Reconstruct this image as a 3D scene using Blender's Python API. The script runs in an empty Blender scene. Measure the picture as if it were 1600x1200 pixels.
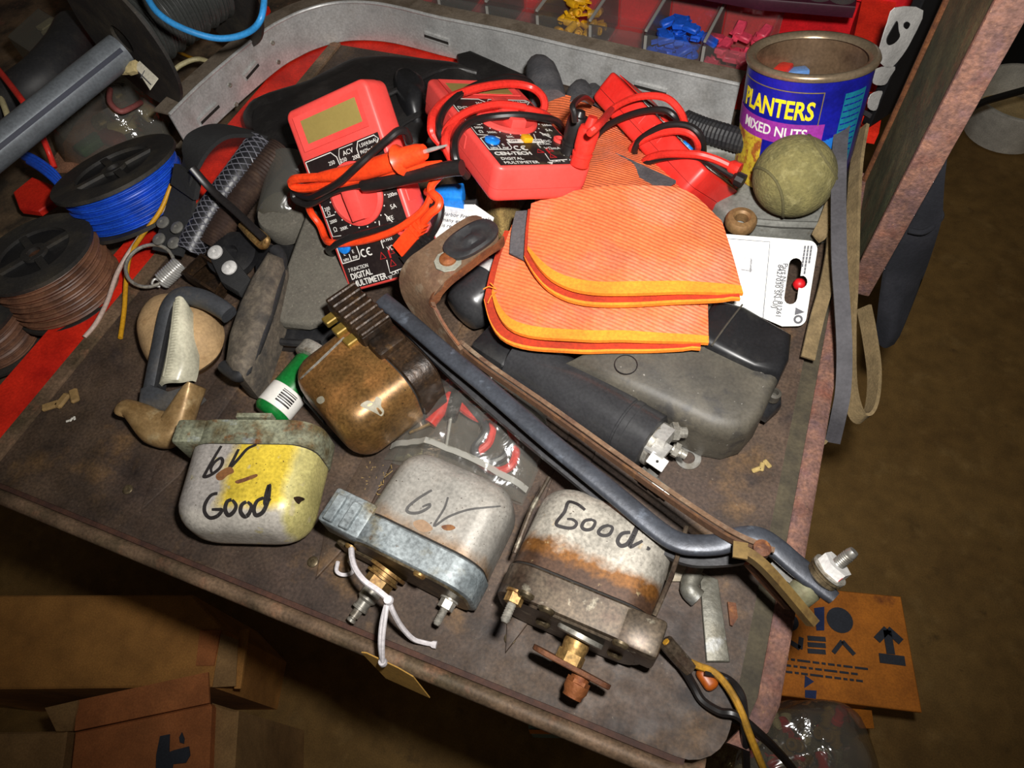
import bpy, bmesh, math, random
from mathutils import Vector, Matrix, noise as mnoise
from mathutils.bvhtree import BVHTree

rng = random.Random(7)
SC = bpy.context.scene
COL = SC.collection
R_ = math.radians

# ------------------------------------------------------------------ camera
CAMC = Vector((0, 0, .40))
FPX = 1077.0
RIGHT = Vector((.93089493, .35673146, -.07859583))
DOWN = Vector((.26507463, -.80773525, -.52659207))
FWD = Vector((-.25133658, .46936812, -.8464771))
cd = bpy.data.cameras.new('camera')
cd.sensor_width = 36
cd.lens = FPX / 1600 * 36
cd.clip_start = .01
cd.clip_end = 20
cam = bpy.data.objects.new('camera', cd)
COL.objects.link(cam)
cam.matrix_world = Matrix(((RIGHT.x, -DOWN.x, -FWD.x, CAMC.x), (RIGHT.y, -DOWN.y, -FWD.y, CAMC.y),
                           (RIGHT.z, -DOWN.z, -FWD.z, CAMC.z), (0, 0, 0, 1)))
SC.camera = cam

# ------------------------------------------------------------------ light: the camera's flash, weak warm room light
SC.view_settings.view_transform = 'Standard'
SC.view_settings.look = 'None'
SC.view_settings.gamma = 1
SC.view_settings.use_curve_mapping = False
SC.view_settings.exposure = 0.0
world = bpy.data.worlds.new('room_light')
SC.world = world
world.use_nodes = True
bg = world.node_tree.nodes['Background']
bg.inputs[0].default_value = (1, .86, .66, 1)
bg.inputs[1].default_value = .035
ld = bpy.data.lights.new('camera_flash', 'SPOT')
ld.energy = 17.5
ld.spot_size = R_(120)
ld.spot_blend = 1.0
ld.shadow_soft_size = .012
ld.color = (1, .97, .93)
lo = bpy.data.objects.new('camera_flash', ld)
COL.objects.link(lo)
lo.location = CAMC + RIGHT * .035 - DOWN * .05
lo.rotation_euler = (RIGHT * 20 + DOWN * -210 + FWD * FPX).to_track_quat('-Z', 'Y').to_euler()


def ray(px, py):
    return RIGHT * (px - 800) + DOWN * (py - 600) + FWD * FPX


def W(px, py, z=0.0):
    """the point of the level plane at height z that is seen at pixel px, py"""
    d = ray(px, py)
    return CAMC + d * ((z - CAMC.z) / d.z)


# ------------------------------------------------------------------ materials
def lin(c):
    return tuple(((x / 255) / 12.92 if x / 255 <= .04045 else ((x / 255 + .055) / 1.055) ** 2.4) for x in c[:3]) + (1,)


MATS = {}


def mat(name, col, rough=.5, metal=0.0, layers=(), bump=0.0, bscale=300, spec=.5, rough2=None, wave=None, coat=0.0, grime=.16):
    """layers: (colour, 'n', scale, lo, hi[, detail]) noise patches, or (colour, 'x'|'y'|'z', lo, hi, wobble, wscale) a stain across the thing"""
    m = bpy.data.materials.new(name)
    m.use_nodes = True
    nt = m.node_tree
    N, L = nt.nodes, nt.links
    b = N['Principled BSDF']
    b.inputs['Roughness'].default_value = rough
    b.inputs['Metallic'].default_value = metal
    b.inputs['Specular IOR Level'].default_value = spec
    b.inputs['Coat Weight'].default_value = coat
    tc = N.new('ShaderNodeTexCoord')
    rgb = N.new('ShaderNodeRGB')
    rgb.outputs[0].default_value = lin(col)
    cur = rgb.outputs[0]
    sep = None
    for i, ly in enumerate(layers):
        if ly[1] == 'n':
            t = N.new('ShaderNodeTexNoise')
            t.inputs['Scale'].default_value = ly[2]
            t.inputs['Detail'].default_value = ly[5] if len(ly) > 5 else 5
            t.inputs['Roughness'].default_value = .6
            mp = N.new('ShaderNodeMapping')
            mp.inputs['Location'].default_value = (i * 3.7, i * 1.3, 0)
            L.new(tc.outputs['Object'], mp.inputs[0])
            L.new(mp.outputs[0], t.inputs['Vector'])
            src, lo_, hi_ = t.outputs['Fac'], ly[3], ly[4]
        else:
            if sep is None:
                sep = N.new('ShaderNodeSeparateXYZ')
                L.new(tc.outputs['Object'], sep.inputs[0])
            t = N.new('ShaderNodeTexNoise')
            t.inputs['Scale'].default_value = ly[5]
            t.inputs['Detail'].default_value = 4
            L.new(tc.outputs['Object'], t.inputs['Vector'])
            ma = N.new('ShaderNodeMath')
            ma.operation = 'MULTIPLY_ADD'
            L.new(t.outputs['Fac'], ma.inputs[0])
            ma.inputs[1].default_value = ly[4]
            L.new(sep.outputs['XYZ'.index(ly[1].upper())], ma.inputs[2])
            src, lo_, hi_ = ma.outputs[0], ly[2] + ly[4] * .5, ly[3] + ly[4] * .5
        mr = N.new('ShaderNodeMapRange')
        mr.inputs['From Min'].default_value = lo_
        mr.inputs['From Max'].default_value = hi_
        L.new(src, mr.inputs[0])
        mx = N.new('ShaderNodeMix')
        mx.data_type = 'RGBA'
        L.new(mr.outputs[0], mx.inputs[0])
        L.new(cur, mx.inputs[6])
        mx.inputs[7].default_value = lin(ly[0])
        cur = mx.outputs[2]
    if wave:
        wscale, wcol, wdist, wdir, wamt = wave
        wv = N.new('ShaderNodeTexWave')
        wv.inputs['Scale'].default_value = wscale
        wv.inputs['Distortion'].default_value = wdist
        wv.inputs['Detail'].default_value = 2
        wv.inputs['Detail Scale'].default_value = 1.5
        wv.bands_direction = wdir[0]
        if len(wdir) > 1:
            mp = N.new('ShaderNodeMapping')
            mp.inputs['Rotation'].default_value = (0, 0, R_(wdir[1]))
            L.new(tc.outputs['Object'], mp.inputs[0])
            L.new(mp.outputs[0], wv.inputs['Vector'])
        else:
            L.new(tc.outputs['Object'], wv.inputs['Vector'])
        mm = N.new('ShaderNodeMath')
        mm.operation = 'MULTIPLY'
        mm.inputs[1].default_value = wamt
        L.new(wv.outputs['Fac'], mm.inputs[0])
        mx = N.new('ShaderNodeMix')
        mx.data_type = 'RGBA'
        L.new(mm.outputs[0], mx.inputs[0])
        L.new(cur, mx.inputs[6])
        mx.inputs[7].default_value = lin(wcol)
        cur = mx.outputs[2]
    if grime:
        # fine soiling: darker and lighter flecks and smears of the thing's own colour
        for gs, lo_, hi_, amt in ((520, .3, .7, grime), (42, .3, .7, grime * 1.1)):
            t = N.new('ShaderNodeTexNoise')
            t.inputs['Scale'].default_value = gs
            t.inputs['Detail'].default_value = 4
            L.new(tc.outputs['Object'], t.inputs['Vector'])
            mr = N.new('ShaderNodeMapRange')
            mr.inputs['From Min'].default_value = lo_
            mr.inputs['From Max'].default_value = hi_
            mr.inputs['To Min'].default_value = 1 - amt * 1.2
            mr.inputs['To Max'].default_value = 1 + amt * .8
            L.new(t.outputs['Fac'], mr.inputs[0])
            mx = N.new('ShaderNodeMix')
            mx.data_type = 'RGBA'
            mx.blend_type = 'MULTIPLY'
            mx.inputs[0].default_value = 1
            L.new(cur, mx.inputs[6])
            L.new(mr.outputs[0], mx.inputs[7])
            cur = mx.outputs[2]
    L.new(cur, b.inputs['Base Color'])
    if bump or wave:
        bn = N.new('ShaderNodeBump')
        bn.inputs['Strength'].default_value = bump or .5
        bn.inputs['Distance'].default_value = .001
        if wave:
            L.new(wv.outputs['Fac'], bn.inputs['Height'])
        else:
            t = N.new('ShaderNodeTexNoise')
            t.inputs['Scale'].default_value = bscale
            t.inputs['Detail'].default_value = 4
            L.new(tc.outputs['Object'], t.inputs['Vector'])
            L.new(t.outputs['Fac'], bn.inputs['Height'])
        L.new(bn.outputs[0], b.inputs['Normal'])
    if rough2 is not None:
        t = N.new('ShaderNodeTexNoise')
        t.inputs['Scale'].default_value = 90
        L.new(tc.outputs['Object'], t.inputs['Vector'])
        mr = N.new('ShaderNodeMapRange')
        mr.inputs['To Min'].default_value = rough
        mr.inputs['To Max'].default_value = rough2
        mr.inputs['From Min'].default_value = .35
        mr.inputs['From Max'].default_value = .65
        L.new(t.outputs['Fac'], mr.inputs[0])
        L.new(mr.outputs[0], b.inputs['Roughness'])
    MATS[name] = m
    return m


def film(name, tint=(235, 235, 230), gloss=.12, rough=.12, bump=.6, bscale=60, haze=.0):
    """thin clear plastic film: see-through with glints"""
    m = bpy.data.materials.new(name)
    m.use_nodes = True
    N, L = m.node_tree.nodes, m.node_tree.links
    out = N['Material Output']
    N.remove(N['Principled BSDF'])
    tr = N.new('ShaderNodeBsdfTransparent')
    tr.inputs[0].default_value = lin(tint)
    gl = N.new('ShaderNodeBsdfGlossy')
    gl.inputs['Roughness'].default_value = rough
    df = N.new('ShaderNodeBsdfDiffuse')
    df.inputs[0].default_value = lin((200, 198, 190))
    tc = N.new('ShaderNodeTexCoord')
    t = N.new('ShaderNodeTexNoise')
    t.inputs['Scale'].default_value = bscale
    t.inputs['Detail'].default_value = 3
    t.inputs['Distortion'].default_value = .8
    L.new(tc.outputs['Object'], t.inputs['Vector'])
    bn = N.new('ShaderNodeBump')
    bn.inputs['Strength'].default_value = bump
    bn.inputs['Distance'].default_value = .004
    L.new(t.outputs['Fac'], bn.inputs['Height'])
    L.new(bn.outputs[0], gl.inputs['Normal'])
    m1 = N.new('ShaderNodeMixShader')
    m1.inputs[0].default_value = gloss
    L.new(tr.outputs[0], m1.inputs[1])
    L.new(gl.outputs[0], m1.inputs[2])
    m2 = N.new('ShaderNodeMixShader')
    m2.inputs[0].default_value = haze
    L.new(m1.outputs[0], m2.inputs[1])
    L.new(df.outputs[0], m2.inputs[2])
    L.new(m2.outputs[0], out.inputs[0])
    MATS[name] = m
    return m


# ------------------------------------------------------------------ mesh building
def crom(pts, n=6, closed=False):
    """smooth curve through the points (each a tuple of floats)"""
    P = [tuple(p) for p in pts]
    if len(P) < 3 and not closed:
        return [Vector(p) for p in P]
    out = []
    k = len(P)
    segs = k if closed else k - 1
    for i in range(segs):
        p0 = P[(i - 1) % k] if (closed or i > 0) else P[i]
        p1, p2 = P[i], P[(i + 1) % k]
        p3 = P[(i + 2) % k] if (closed or i + 2 < k) else p2
        for j in range(n):
            t = j / n
            out.append(Vector([.5 * (2 * b + (c - a) * t + (2 * a - 5 * b + 4 * c - d) * t * t + (3 * b - a - 3 * c + d) * t ** 3)
                               for a, b, c, d in zip(p0, p1, p2, p3)]))
    if not closed:
        out.append(Vector(P[-1]))
    return out


class MB:
    def __init__(s):
        s.v, s.f = [], []

    def add(s, vs, fs, M=None):
        o = len(s.v)
        s.v += [(M @ Vector(v)) if M is not None else Vector(v) for v in vs]
        s.f += [tuple(i + o for i in f) for f in fs]
        return s

    def merge(s, other, M=None):
        return s.add(other.v, other.f, M)

    def box(s, lo, hi, M=None):
        x0, y0, z0 = lo
        x1, y1, z1 = hi
        return s.add([(x0, y0, z0), (x1, y0, z0), (x1, y1, z0), (x0, y1, z0), (x0, y0, z1), (x1, y0, z1), (x1, y1, z1), (x0, y1, z1)],
                     [(0, 3, 2, 1), (4, 5, 6, 7), (0, 1, 5, 4), (1, 2, 6, 5), (2, 3, 7, 6), (3, 0, 4, 7)], M)

    def rbox(s, lo, hi, r, seg=3, M=None):
        bm = bmesh.new()
        bmesh.ops.create_cube(bm, size=1)
        for v in bm.verts:
            v.co = Vector([(lo[i] + hi[i]) / 2 + v.co[i] * (hi[i] - lo[i]) for i in range(3)])
        bmesh.ops.bevel(bm, geom=bm.edges[:], offset=r, segments=seg, profile=.5, affect='EDGES')
        return s.bm(bm, M)

    def bm(s, bm, M=None):
        bm.verts.index_update()
        s.add([v.co.copy() for v in bm.verts], [tuple(v.index for v in f.verts) for f in bm.faces], M)
        bm.free()
        return s

    def slab(s, x, y, z0, z1, rc, bt=.001, bb=.0, n=5, k=3, M=None):
        """rectangular block with round upright corners and softened upper (bt) and lower (bb) edges"""
        def ring(ins, z):
            out = []
            for sx, sy, a0 in ((1, 1, 0), (-1, 1, 90), (-1, -1, 180), (1, -1, 270)):
                for i in range(n + 1):
                    a = R_(a0 + 90 * i / n)
                    out.append(Vector((sx * (x - rc) + (rc - ins) * math.cos(a), sy * (y - rc) + (rc - ins) * math.sin(a), z)))
            return out
        rings = []
        if bb:
            for i in range(k + 1):
                a = math.pi / 2 * i / k
                rings.append(ring(bb * (1 - math.sin(a)), z0 + bb * (1 - math.cos(a))))
        else:
            rings.append(ring(0, z0))
        if bt:
            for i in range(k + 1):
                a = math.pi / 2 * i / k
                rings.append(ring(bt * (1 - math.cos(a)), z1 - bt * (1 - math.sin(a))))
        else:
            rings.append(ring(0, z1))
        return s.loft(rings, M=M)

    def tube(s, pts, r, n=8, closed=False, caps=True, M=None):
        pts = [Vector(p) for p in pts]
        k = len(pts)
        rs = r if isinstance(r, (list, tuple)) else [r] * k
        if len(rs) != k:
            rs = [rs[min(len(rs) - 1, int(i * len(rs) / k))] for i in range(k)]
        up = None
        vs, fs = [], []
        for i, p in enumerate(pts):
            a = pts[(i - 1) % k] if (closed or i) else p
            b = pts[(i + 1) % k] if (closed or i + 1 < k) else p
            t = (b - a)
            if t.length < 1e-9:
                t = Vector((0, 0, 1))
            t.normalize()
            if up is None:
                up = Vector((0, 0, 1)) if abs(t.z) < .9 else Vector((1, 0, 0))
            up = (up - t * up.dot(t))
            if up.length < 1e-6:
                up = t.orthogonal()
            up.normalize()
            sd = t.cross(up)
            for j in range(n):
                an = 2 * math.pi * j / n
                vs.append(p + (up * math.cos(an) + sd * math.sin(an)) * rs[i])
        for i in range(k if closed else k - 1):
            for j in range(n):
                a, b = i * n + j, i * n + (j + 1) % n
                c, d = ((i + 1) % k) * n + (j + 1) % n, ((i + 1) % k) * n + j
                fs.append((a, d, c, b))
        if caps and not closed:
            fs.append(tuple(range(n)))
            fs.append(tuple((k - 1) * n + j for j in reversed(range(n))))
        return s.add(vs, fs, M)

    def strip(s, pts, wid, th, sides=None, normals=None, closed=False, M=None):
        """flat bar along pts; sides = width directions, or normals = face directions"""
        pts = [Vector(p) for p in pts]
        k = len(pts)
        vs, fs = [], []
        for i, p in enumerate(pts):
            a = pts[(i - 1) % k] if (closed or i) else p
            b = pts[(i + 1) % k] if (closed or i + 1 < k) else p
            t = (b - a).normalized()
            if sides is not None:
                sd = Vector(sides[min(i, len(sides) - 1)])
                sd = (sd - t * sd.dot(t)).normalized()
                nn = sd.cross(t)
            else:
                nn = Vector(normals[min(i, len(normals) - 1)] if normals else (0, 0, 1))
                nn = (nn - t * nn.dot(t)).normalized()
                sd = t.cross(nn)
            w = (wid[i] if isinstance(wid, (list, tuple)) else wid) / 2
            h = (th[i] if isinstance(th, (list, tuple)) else th) / 2
            vs += [p - sd * w - nn * h, p + sd * w - nn * h, p + sd * w + nn * h, p - sd * w + nn * h]
        for i in range(k if closed else k - 1):
            o, q = i * 4, ((i + 1) % k) * 4
            for j in range(4):
                fs.append((o + j, o + (j + 1) % 4, q + (j + 1) % 4, q + j))
        if not closed:
            fs += [(3, 2, 1, 0), tuple((k - 1) * 4 + j for j in range(4))]
        return s.add(vs, fs, M)

    def oval(s, pts, wid, th, n=12, M=None):
        """bar of flattened round section along pts, flat way level"""
        pts = [Vector(p) for p in pts]
        rings = []
        for i, p in enumerate(pts):
            t = (pts[min(i + 1, len(pts) - 1)] - pts[max(i - 1, 0)]).normalized()
            nn = Vector((0, 0, 1))
            nn = (nn - t * nn.dot(t)).normalized()
            sd = t.cross(nn)
            w = wid[i] if isinstance(wid, (list, tuple)) else wid
            rings.append([p + sd * (w / 2 * math.copysign(abs(math.cos(a)) ** .7, math.cos(a))) + nn * (th / 2 * math.copysign(abs(math.sin(a)) ** .7, math.sin(a))) for a in [2 * math.pi * j / n for j in range(n)]])
        return s.loft(rings, M=M)

    def lathe(s, prof, n=24, M=None, closed=False, caps=True):
        """prof: (radius, z)"""
        vs, fs = [], []
        for r, z in prof:
            for j in range(n):
                a = 2 * math.pi * j / n
                vs.append((r * math.cos(a), r * math.sin(a), z))
        for i in range(len(prof) - 1):
            for j in range(n):
                fs.append((i * n + j, i * n + (j + 1) % n, (i + 1) * n + (j + 1) % n, (i + 1) * n + j))
        if closed:
            i = len(prof) - 1
            for j in range(n):
                fs.append((i * n + j, i * n + (j + 1) % n, (j + 1) % n, j))
        elif caps:
            if prof[0][0] > 1e-6:
                fs.append(tuple(reversed(range(n))))
            if prof[-1][0] > 1e-6:
                fs.append(tuple((len(prof) - 1) * n + j for j in range(n)))
        return s.add(vs, fs, M)

    def loft(s, rings, cap0=True, cap1=True, M=None):
        n = len(rings[0])
        vs = [p for r in rings for p in r]
        fs = []
        for i in range(len(rings) - 1):
            for j in range(n):
                fs.append((i * n + j, i * n + (j + 1) % n, (i + 1) * n + (j + 1) % n, (i + 1) * n + j))
        if cap0:
            fs.append(tuple(reversed(range(n))))
        if cap1:
            fs.append(tuple((len(rings) - 1) * n + j for j in range(n)))
        return s.add(vs, fs, M)

    def prism(s, top, down, bev=0.0, seg=2, M=None):
        """top: outline in 3-D; down: the vector (or depth) to its lower face; rounded by bev"""
        top = [Vector(p) for p in top]
        dv = Vector((0, 0, -down)) if isinstance(down, (int, float)) else Vector(down)
        bm = bmesh.new()
        a = [bm.verts.new(p) for p in top]
        b = [bm.verts.new(p + dv) for p in top]
        k = len(a)
        ft = bm.faces.new(a)
        bm.faces.new(list(reversed(b)))
        for i in range(k):
            bm.faces.new((a[i], b[i], b[(i + 1) % k], a[(i + 1) % k]))
        bmesh.ops.recalc_face_normals(bm, faces=bm.faces[:])
        if bev:
            bmesh.ops.bevel(bm, geom=list(ft.edges), offset=bev, segments=seg, profile=.5, affect='EDGES', clamp_overlap=True)
        return s.bm(bm, M)

    def grid(s, fn, nu, nv, M=None):
        vs = [fn(i / nu, j / nv) for j in range(nv + 1) for i in range(nu + 1)]
        fs = [(j * (nu + 1) + i, j * (nu + 1) + i + 1, (j + 1) * (nu + 1) + i + 1, (j + 1) * (nu + 1) + i) for j in range(nv) for i in range(nu)]
        return s.add(vs, fs, M)

    def shell(s, fn, nu, nv, th):
        """a cloth-like sheet with thickness th below fn"""
        top = [[Vector(fn(i / nu, j / nv)) for i in range(nu + 1)] for j in range(nv + 1)]
        dn = Vector((0, 0, -th))
        o = len(s.v)
        n = (nu + 1) * (nv + 1)
        s.v += [p for r in top for p in r] + [p + dn for r in top for p in r]
        ix = lambda i, j: o + j * (nu + 1) + i
        for j in range(nv):
            for i in range(nu):
                q = (ix(i, j), ix(i + 1, j), ix(i + 1, j + 1), ix(i, j + 1))
                s.f.append(q)
                s.f.append(tuple(a + n for a in reversed(q)))
        for i in range(nu):
            s.f.append((ix(i, 0), ix(i, 0) + n, ix(i + 1, 0) + n, ix(i + 1, 0)))
            s.f.append((ix(i + 1, nv), ix(i + 1, nv) + n, ix(i, nv) + n, ix(i, nv)))
        for j in range(nv):
            s.f.append((ix(0, j + 1), ix(0, j + 1) + n, ix(0, j) + n, ix(0, j)))
            s.f.append((ix(nu, j), ix(nu, j) + n, ix(nu, j + 1) + n, ix(nu, j + 1)))
        return s

    def mesh(s, name, smooth=35, M=None):
        me = bpy.data.meshes.new(name)
        me.from_pydata([tuple(M @ v) if M is not None else tuple(v) for v in s.v], [], s.f)
        bm = bmesh.new()
        bm.from_mesh(me)
        bmesh.ops.remove_doubles(bm, verts=bm.verts[:], dist=1e-6)
        bmesh.ops.recalc_face_normals(bm, faces=bm.faces[:])
        bm.to_mesh(me)
        bm.free()
        if smooth:
            me.polygons.foreach_set('use_smooth', [True] * len(me.polygons))
            me.set_sharp_from_angle(angle=R_(smooth))
        me.update()
        return me


MATX = {}


def thing(name, label, cat, M=None, group=None, kind=None):
    o = bpy.data.objects.new(name, None)
    COL.objects.link(o)
    o.empty_display_size = .01
    if M is None:
        M = Matrix.Identity(4)
    if isinstance(M, Vector):
        M = Matrix.Translation(M)
    o.matrix_world = M
    MATX[o.name] = M.copy()
    tag(o, label, cat, group, kind)
    return o


def tag(o, label=None, cat=None, group=None, kind=None):
    if label:
        o['label'] = label
    if cat:
        o['category'] = cat
    if group:
        o['group'] = group
    if kind:
        o['kind'] = kind
    return o


def part(name, mb, m, parent, world=False, smooth=35, label=None, kind=None):
    """a part in its parent's frame (world=True: built in room coordinates)"""
    PM = MATX[parent.name]
    me = mb.mesh(name, smooth, PM.inverted() if world else None)
    me.materials.append(m)
    o = bpy.data.objects.new(name, me)
    COL.objects.link(o)
    o.parent = parent
    MATX[o.name] = PM
    if label:
        o['label'] = label
    if kind:
        o['kind'] = kind
    return o


def single(name, label, cat, mb, m, group=None, kind=None, smooth=35):
    """a thing that is one mesh, origin at its base"""
    xs = [v.x for v in mb.v]
    ys = [v.y for v in mb.v]
    base = Vector(((min(xs) + max(xs)) / 2, (min(ys) + max(ys)) / 2, min(v.z for v in mb.v)))
    me = mb.mesh(name, smooth, Matrix.Translation(-base))
    me.materials.append(m)
    o = bpy.data.objects.new(name, me)
    COL.objects.link(o)
    o.location = base
    MATX[o.name] = Matrix.Translation(base)
    return tag(o, label, cat, group, kind)


TXT = {}


def text_mb(s, size, align='LEFT', bold=0.0, ext=.00008, sx=1.0):
    """lettering lying in the xy plane"""
    cu = bpy.data.curves.new('lettering', 'FONT')
    cu.body = s
    cu.size = size
    cu.align_x = align
    cu.extrude = ext
    cu.offset = bold
    cu.resolution_u = 3
    ob = bpy.data.objects.new('lettering', cu)
    COL.objects.link(ob)
    dg = bpy.context.evaluated_depsgraph_get()
    ev = ob.evaluated_get(dg)
    me = ev.to_mesh()
    mb = MB()
    mb.add([(v.co.x * sx, v.co.y, v.co.z) for v in me.vertices], [tuple(p.vertices) for p in me.polygons])
    ev.to_mesh_clear()
    bpy.data.objects.remove(ob)
    bpy.data.curves.remove(cu)
    return mb


def T(x, y, z):
    return Matrix.Translation((x, y, z))


def Rz(a):
    return Matrix.Rotation(R_(a), 4, 'Z')


def Rx(a):
    return Matrix.Rotation(R_(a), 4, 'X')


def Ry(a):
    return Matrix.Rotation(R_(a), 4, 'Y')


def align(p, d, up=None):
    """frame at p with z along d"""
    d = Vector(d).normalized()
    x = (Vector(up) if up is not None else d.orthogonal())
    x = (x - d * x.dot(d)).normalized()
    y = d.cross(x)
    return Matrix(((x.x, y.x, d.x, p[0]), (x.y, y.y, d.y, p[1]), (x.z, y.z, d.z, p[2]), (0, 0, 0, 1)))


def frame(loc, R):
    return Matrix(((R[0][0], R[0][1], R[0][2], loc[0]), (R[1][0], R[1][1], R[1][2], loc[1]), (R[2][0], R[2][1], R[2][2], loc[2]), (0, 0, 0, 1)))


def wp(pts, n=6, closed=False):
    """(px, py, z) list -> smooth room path"""
    return crom([tuple(W(*p)) for p in pts], n, closed)


def coons(top, right, bottom, left, n=20):
    """patch between four boundary paths: top and bottom run left to right, left and right run top to bottom"""
    def samp(c):
        c = [Vector(p) for p in c]
        ls = [0]
        for a, b in zip(c, c[1:]):
            ls.append(ls[-1] + (b - a).length)

        def f(t):
            d = t * ls[-1]
            for i in range(len(c) - 1):
                if d <= ls[i + 1] or i == len(c) - 2:
                    k = (d - ls[i]) / max(1e-9, ls[i + 1] - ls[i])
                    return c[i].lerp(c[i + 1], k)
        return f
    ft, fr, fb, fl = samp(top), samp(right), samp(bottom), samp(left)
    p00, p10, p01, p11 = ft(0), ft(1), fb(0), fb(1)

    def f(u, v):
        return (ft(u) * (1 - v) + fb(u) * v) + (fl(v) * (1 - u) + fr(v) * u) - (p00 * (1 - u) * (1 - v) + p10 * u * (1 - v) + p01 * (1 - u) * v + p11 * u * v)
    return f


def nz(p, s, k=0):
    return mnoise.noise(Vector((p[0] * s + k * 7.3, p[1] * s - k * 3.1, p[2] * s + k)))


def bvh_of(o):
    M = MATX[o.name]
    me = o.data
    return BVHTree.FromPolygons([M @ v.co for v in me.vertices], [tuple(p.vertices) for p in me.polygons])


def onto(bv, px, py):
    d = ray(px, py).normalized()
    h = bv.ray_cast(CAMC, d)
    return (h[0], h[1] if h[1].dot(d) < 0 else -h[1]) if h[0] is not None else None


def pen(mb, bv, pts, wid, n=5, lift=.00015):
    """a marker stroke drawn on a body's surface"""
    P, NN = [], []
    for p in crom([(a[0], a[1], 0) for a in pts], n):
        h = onto(bv, p.x, p.y)
        if h:
            P.append(h[0] + h[1] * lift)
            NN.append(h[1])
    if len(P) > 1:
        k = len(P)
        ws = [wid * (.55 + .45 * math.sin(math.pi * min(1, (i + 1) / k * .9 + .1)) ** .5) for i in range(k)]
        mb.strip(P, ws, .0002, normals=NN)


def blob(pts_px, z0, z1, n=10, infl=.4, down=None):
    """a soft pillow over an outline of (px, py) on height z0, swelling to z1"""
    out = [W(p[0], p[1], z0) for p in pts_px]
    out = crom([tuple(p) for p in out], 4, True)
    c = sum(out, Vector()) / len(out)
    rings = []
    for k in range(n + 1):
        t = k / n
        a = t * math.pi / 2
        s_ = math.cos(a) ** infl if t < 1 else .02
        h = math.sin(a)
        rings.append([Vector((c.x + (p.x - c.x) * s_, c.y + (p.y - c.y) * s_, z0 + (z1 - z0) * h)) for p in out])
    return rings

# ------------------------------------------------------------------ colours of things
m_floor = mat('brown_floor', (150, 116, 62), .8, layers=[((128, 96, 48), 'n', 6, .35, .7), ((165, 132, 78), 'n', 22, .55, .8), ((90, 68, 36), 'n', 30, .62, .8)], bump=.25, bscale=60)
m_tray = mat('stained_steel', (85, 68, 53), .7, .05, layers=[((70, 56, 48), 'n', 14, .35, .65), ((122, 92, 58), 'n', 20, .56, .72), ((52, 42, 38), 'n', 36, .55, .72), ((112, 100, 86), 'n', 420, .68, .78, 2)], bump=.18, bscale=260, rough2=.55, grime=0.34)
m_rim = mat('worn_steel_rim', (128, 104, 82), .6, .2, layers=[((92, 78, 58), 'n', 25, .45, .65), ((150, 110, 84), 'n', 60, .55, .7)], bump=.2, grime=0.3)
m_crease = mat('crease_shadow_brown', (66, 42, 34), .75, layers=[((92, 58, 42), 'n', 80, .4, .7)], bump=.3)  # dark shadow line of the front crease, put into the colour
m_pinkrust = mat('pink_rust', (118, 86, 76), .8, layers=[((146, 104, 84), 'n', 160, .45, .7), ((110, 82, 80), 'n', 90, .5, .68), ((124, 70, 52), 'n', 30, .55, .75), ((170, 132, 98), 'n', 500, .64, .74)], bump=.6, bscale=500, grime=0.3)
m_green = mat('dark_green_paint', (112, 104, 72), .7, layers=[((84, 88, 60), 'n', 18, .4, .62), ((120, 92, 62), 'n', 30, .52, .7), ((116, 60, 46), 'n', 14, .63, .72)], bump=.3, bscale=200, grime=0.3)
m_groove = mat('olive_grime', (80, 72, 54), .8, layers=[((58, 52, 40), 'n', 60, .4, .65)], bump=.4)
m_red = mat('red_paint', (236, 48, 28), .5, layers=[((184, 28, 20), 'n', 30, .4, .7)], spec=.35)
m_redplastic = mat('red_plastic_back', (226, 28, 36), .45, layers=[((196, 24, 32), 'n', 20, .4, .7)])
m_case = mat('red_meter_case', (238, 82, 76), .42, layers=[((232, 70, 64), 'n', 40, .4, .7)], grime=0.05)
m_case3 = mat('bright_red_meter_case', (228, 42, 34), .42, layers=[((236, 62, 54), 'n', 30, .4, .7)], grime=0.06)
m_panel = mat('black_panel', (34, 26, 26), .4, layers=[((52, 44, 40), 'n', 60, .5, .75)])
m_paneldirt = mat('dusty_black_panel', (38, 30, 30), .45, layers=[((80, 72, 54), 'n', 55, .52, .72)])
m_lcd = mat('olive_display', (150, 132, 74), .3, grime=.04)
m_white = mat('white_print', (225, 222, 215), .5, grime=0.05)
m_redprint = mat('red_print', (190, 30, 34), .5)
m_bluecap = mat('blue_plastic', (26, 128, 225), .4)
m_yellowbtn = mat('yellow_plastic', (238, 172, 24), .45)
m_redwire = mat('red_cable', (226, 50, 40), .38)
m_orangewire = mat('orange_red_cable', (246, 70, 28), .36)
m_blackwire = mat('black_cable', (30, 27, 27), .38)
m_chrome = mat('bright_steel', (205, 203, 198), .28, .55)
m_steel = mat('dull_steel', (170, 166, 156), .38, .5, layers=[((120, 108, 90), 'n', 90, .5, .7)], grime=0.3)
m_brass = mat('brass', (158, 126, 76), .45, .6, layers=[((120, 78, 40), 'n', 120, .5, .7)], grime=0.4)
m_silver = mat('silver_paint_cover', (172, 168, 160), .42, .35, layers=[((140, 134, 126), 'n', 22, .52, .72), ((158, 150, 140), 'n', 30, .5, .75), ((70, 58, 48), 'n', 600, .68, .74, 2), ((150, 116, 80), 'y', -.008, -.018, .012, 120)], grime=0.2)
m_bluegrey = mat('pale_blue_grey_housing', (150, 158, 160), .5, .3, layers=[((128, 118, 88), 'n', 60, .52, .68), ((120, 130, 134), 'n', 25, .45, .7), ((96, 72, 44), 'n', 140, .64, .74)], grime=0.36)
m_plate = mat('oily_steel_plate', (116, 102, 78), .45, .6, layers=[((78, 66, 48), 'n', 60, .45, .65)], grime=0.4)
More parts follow.
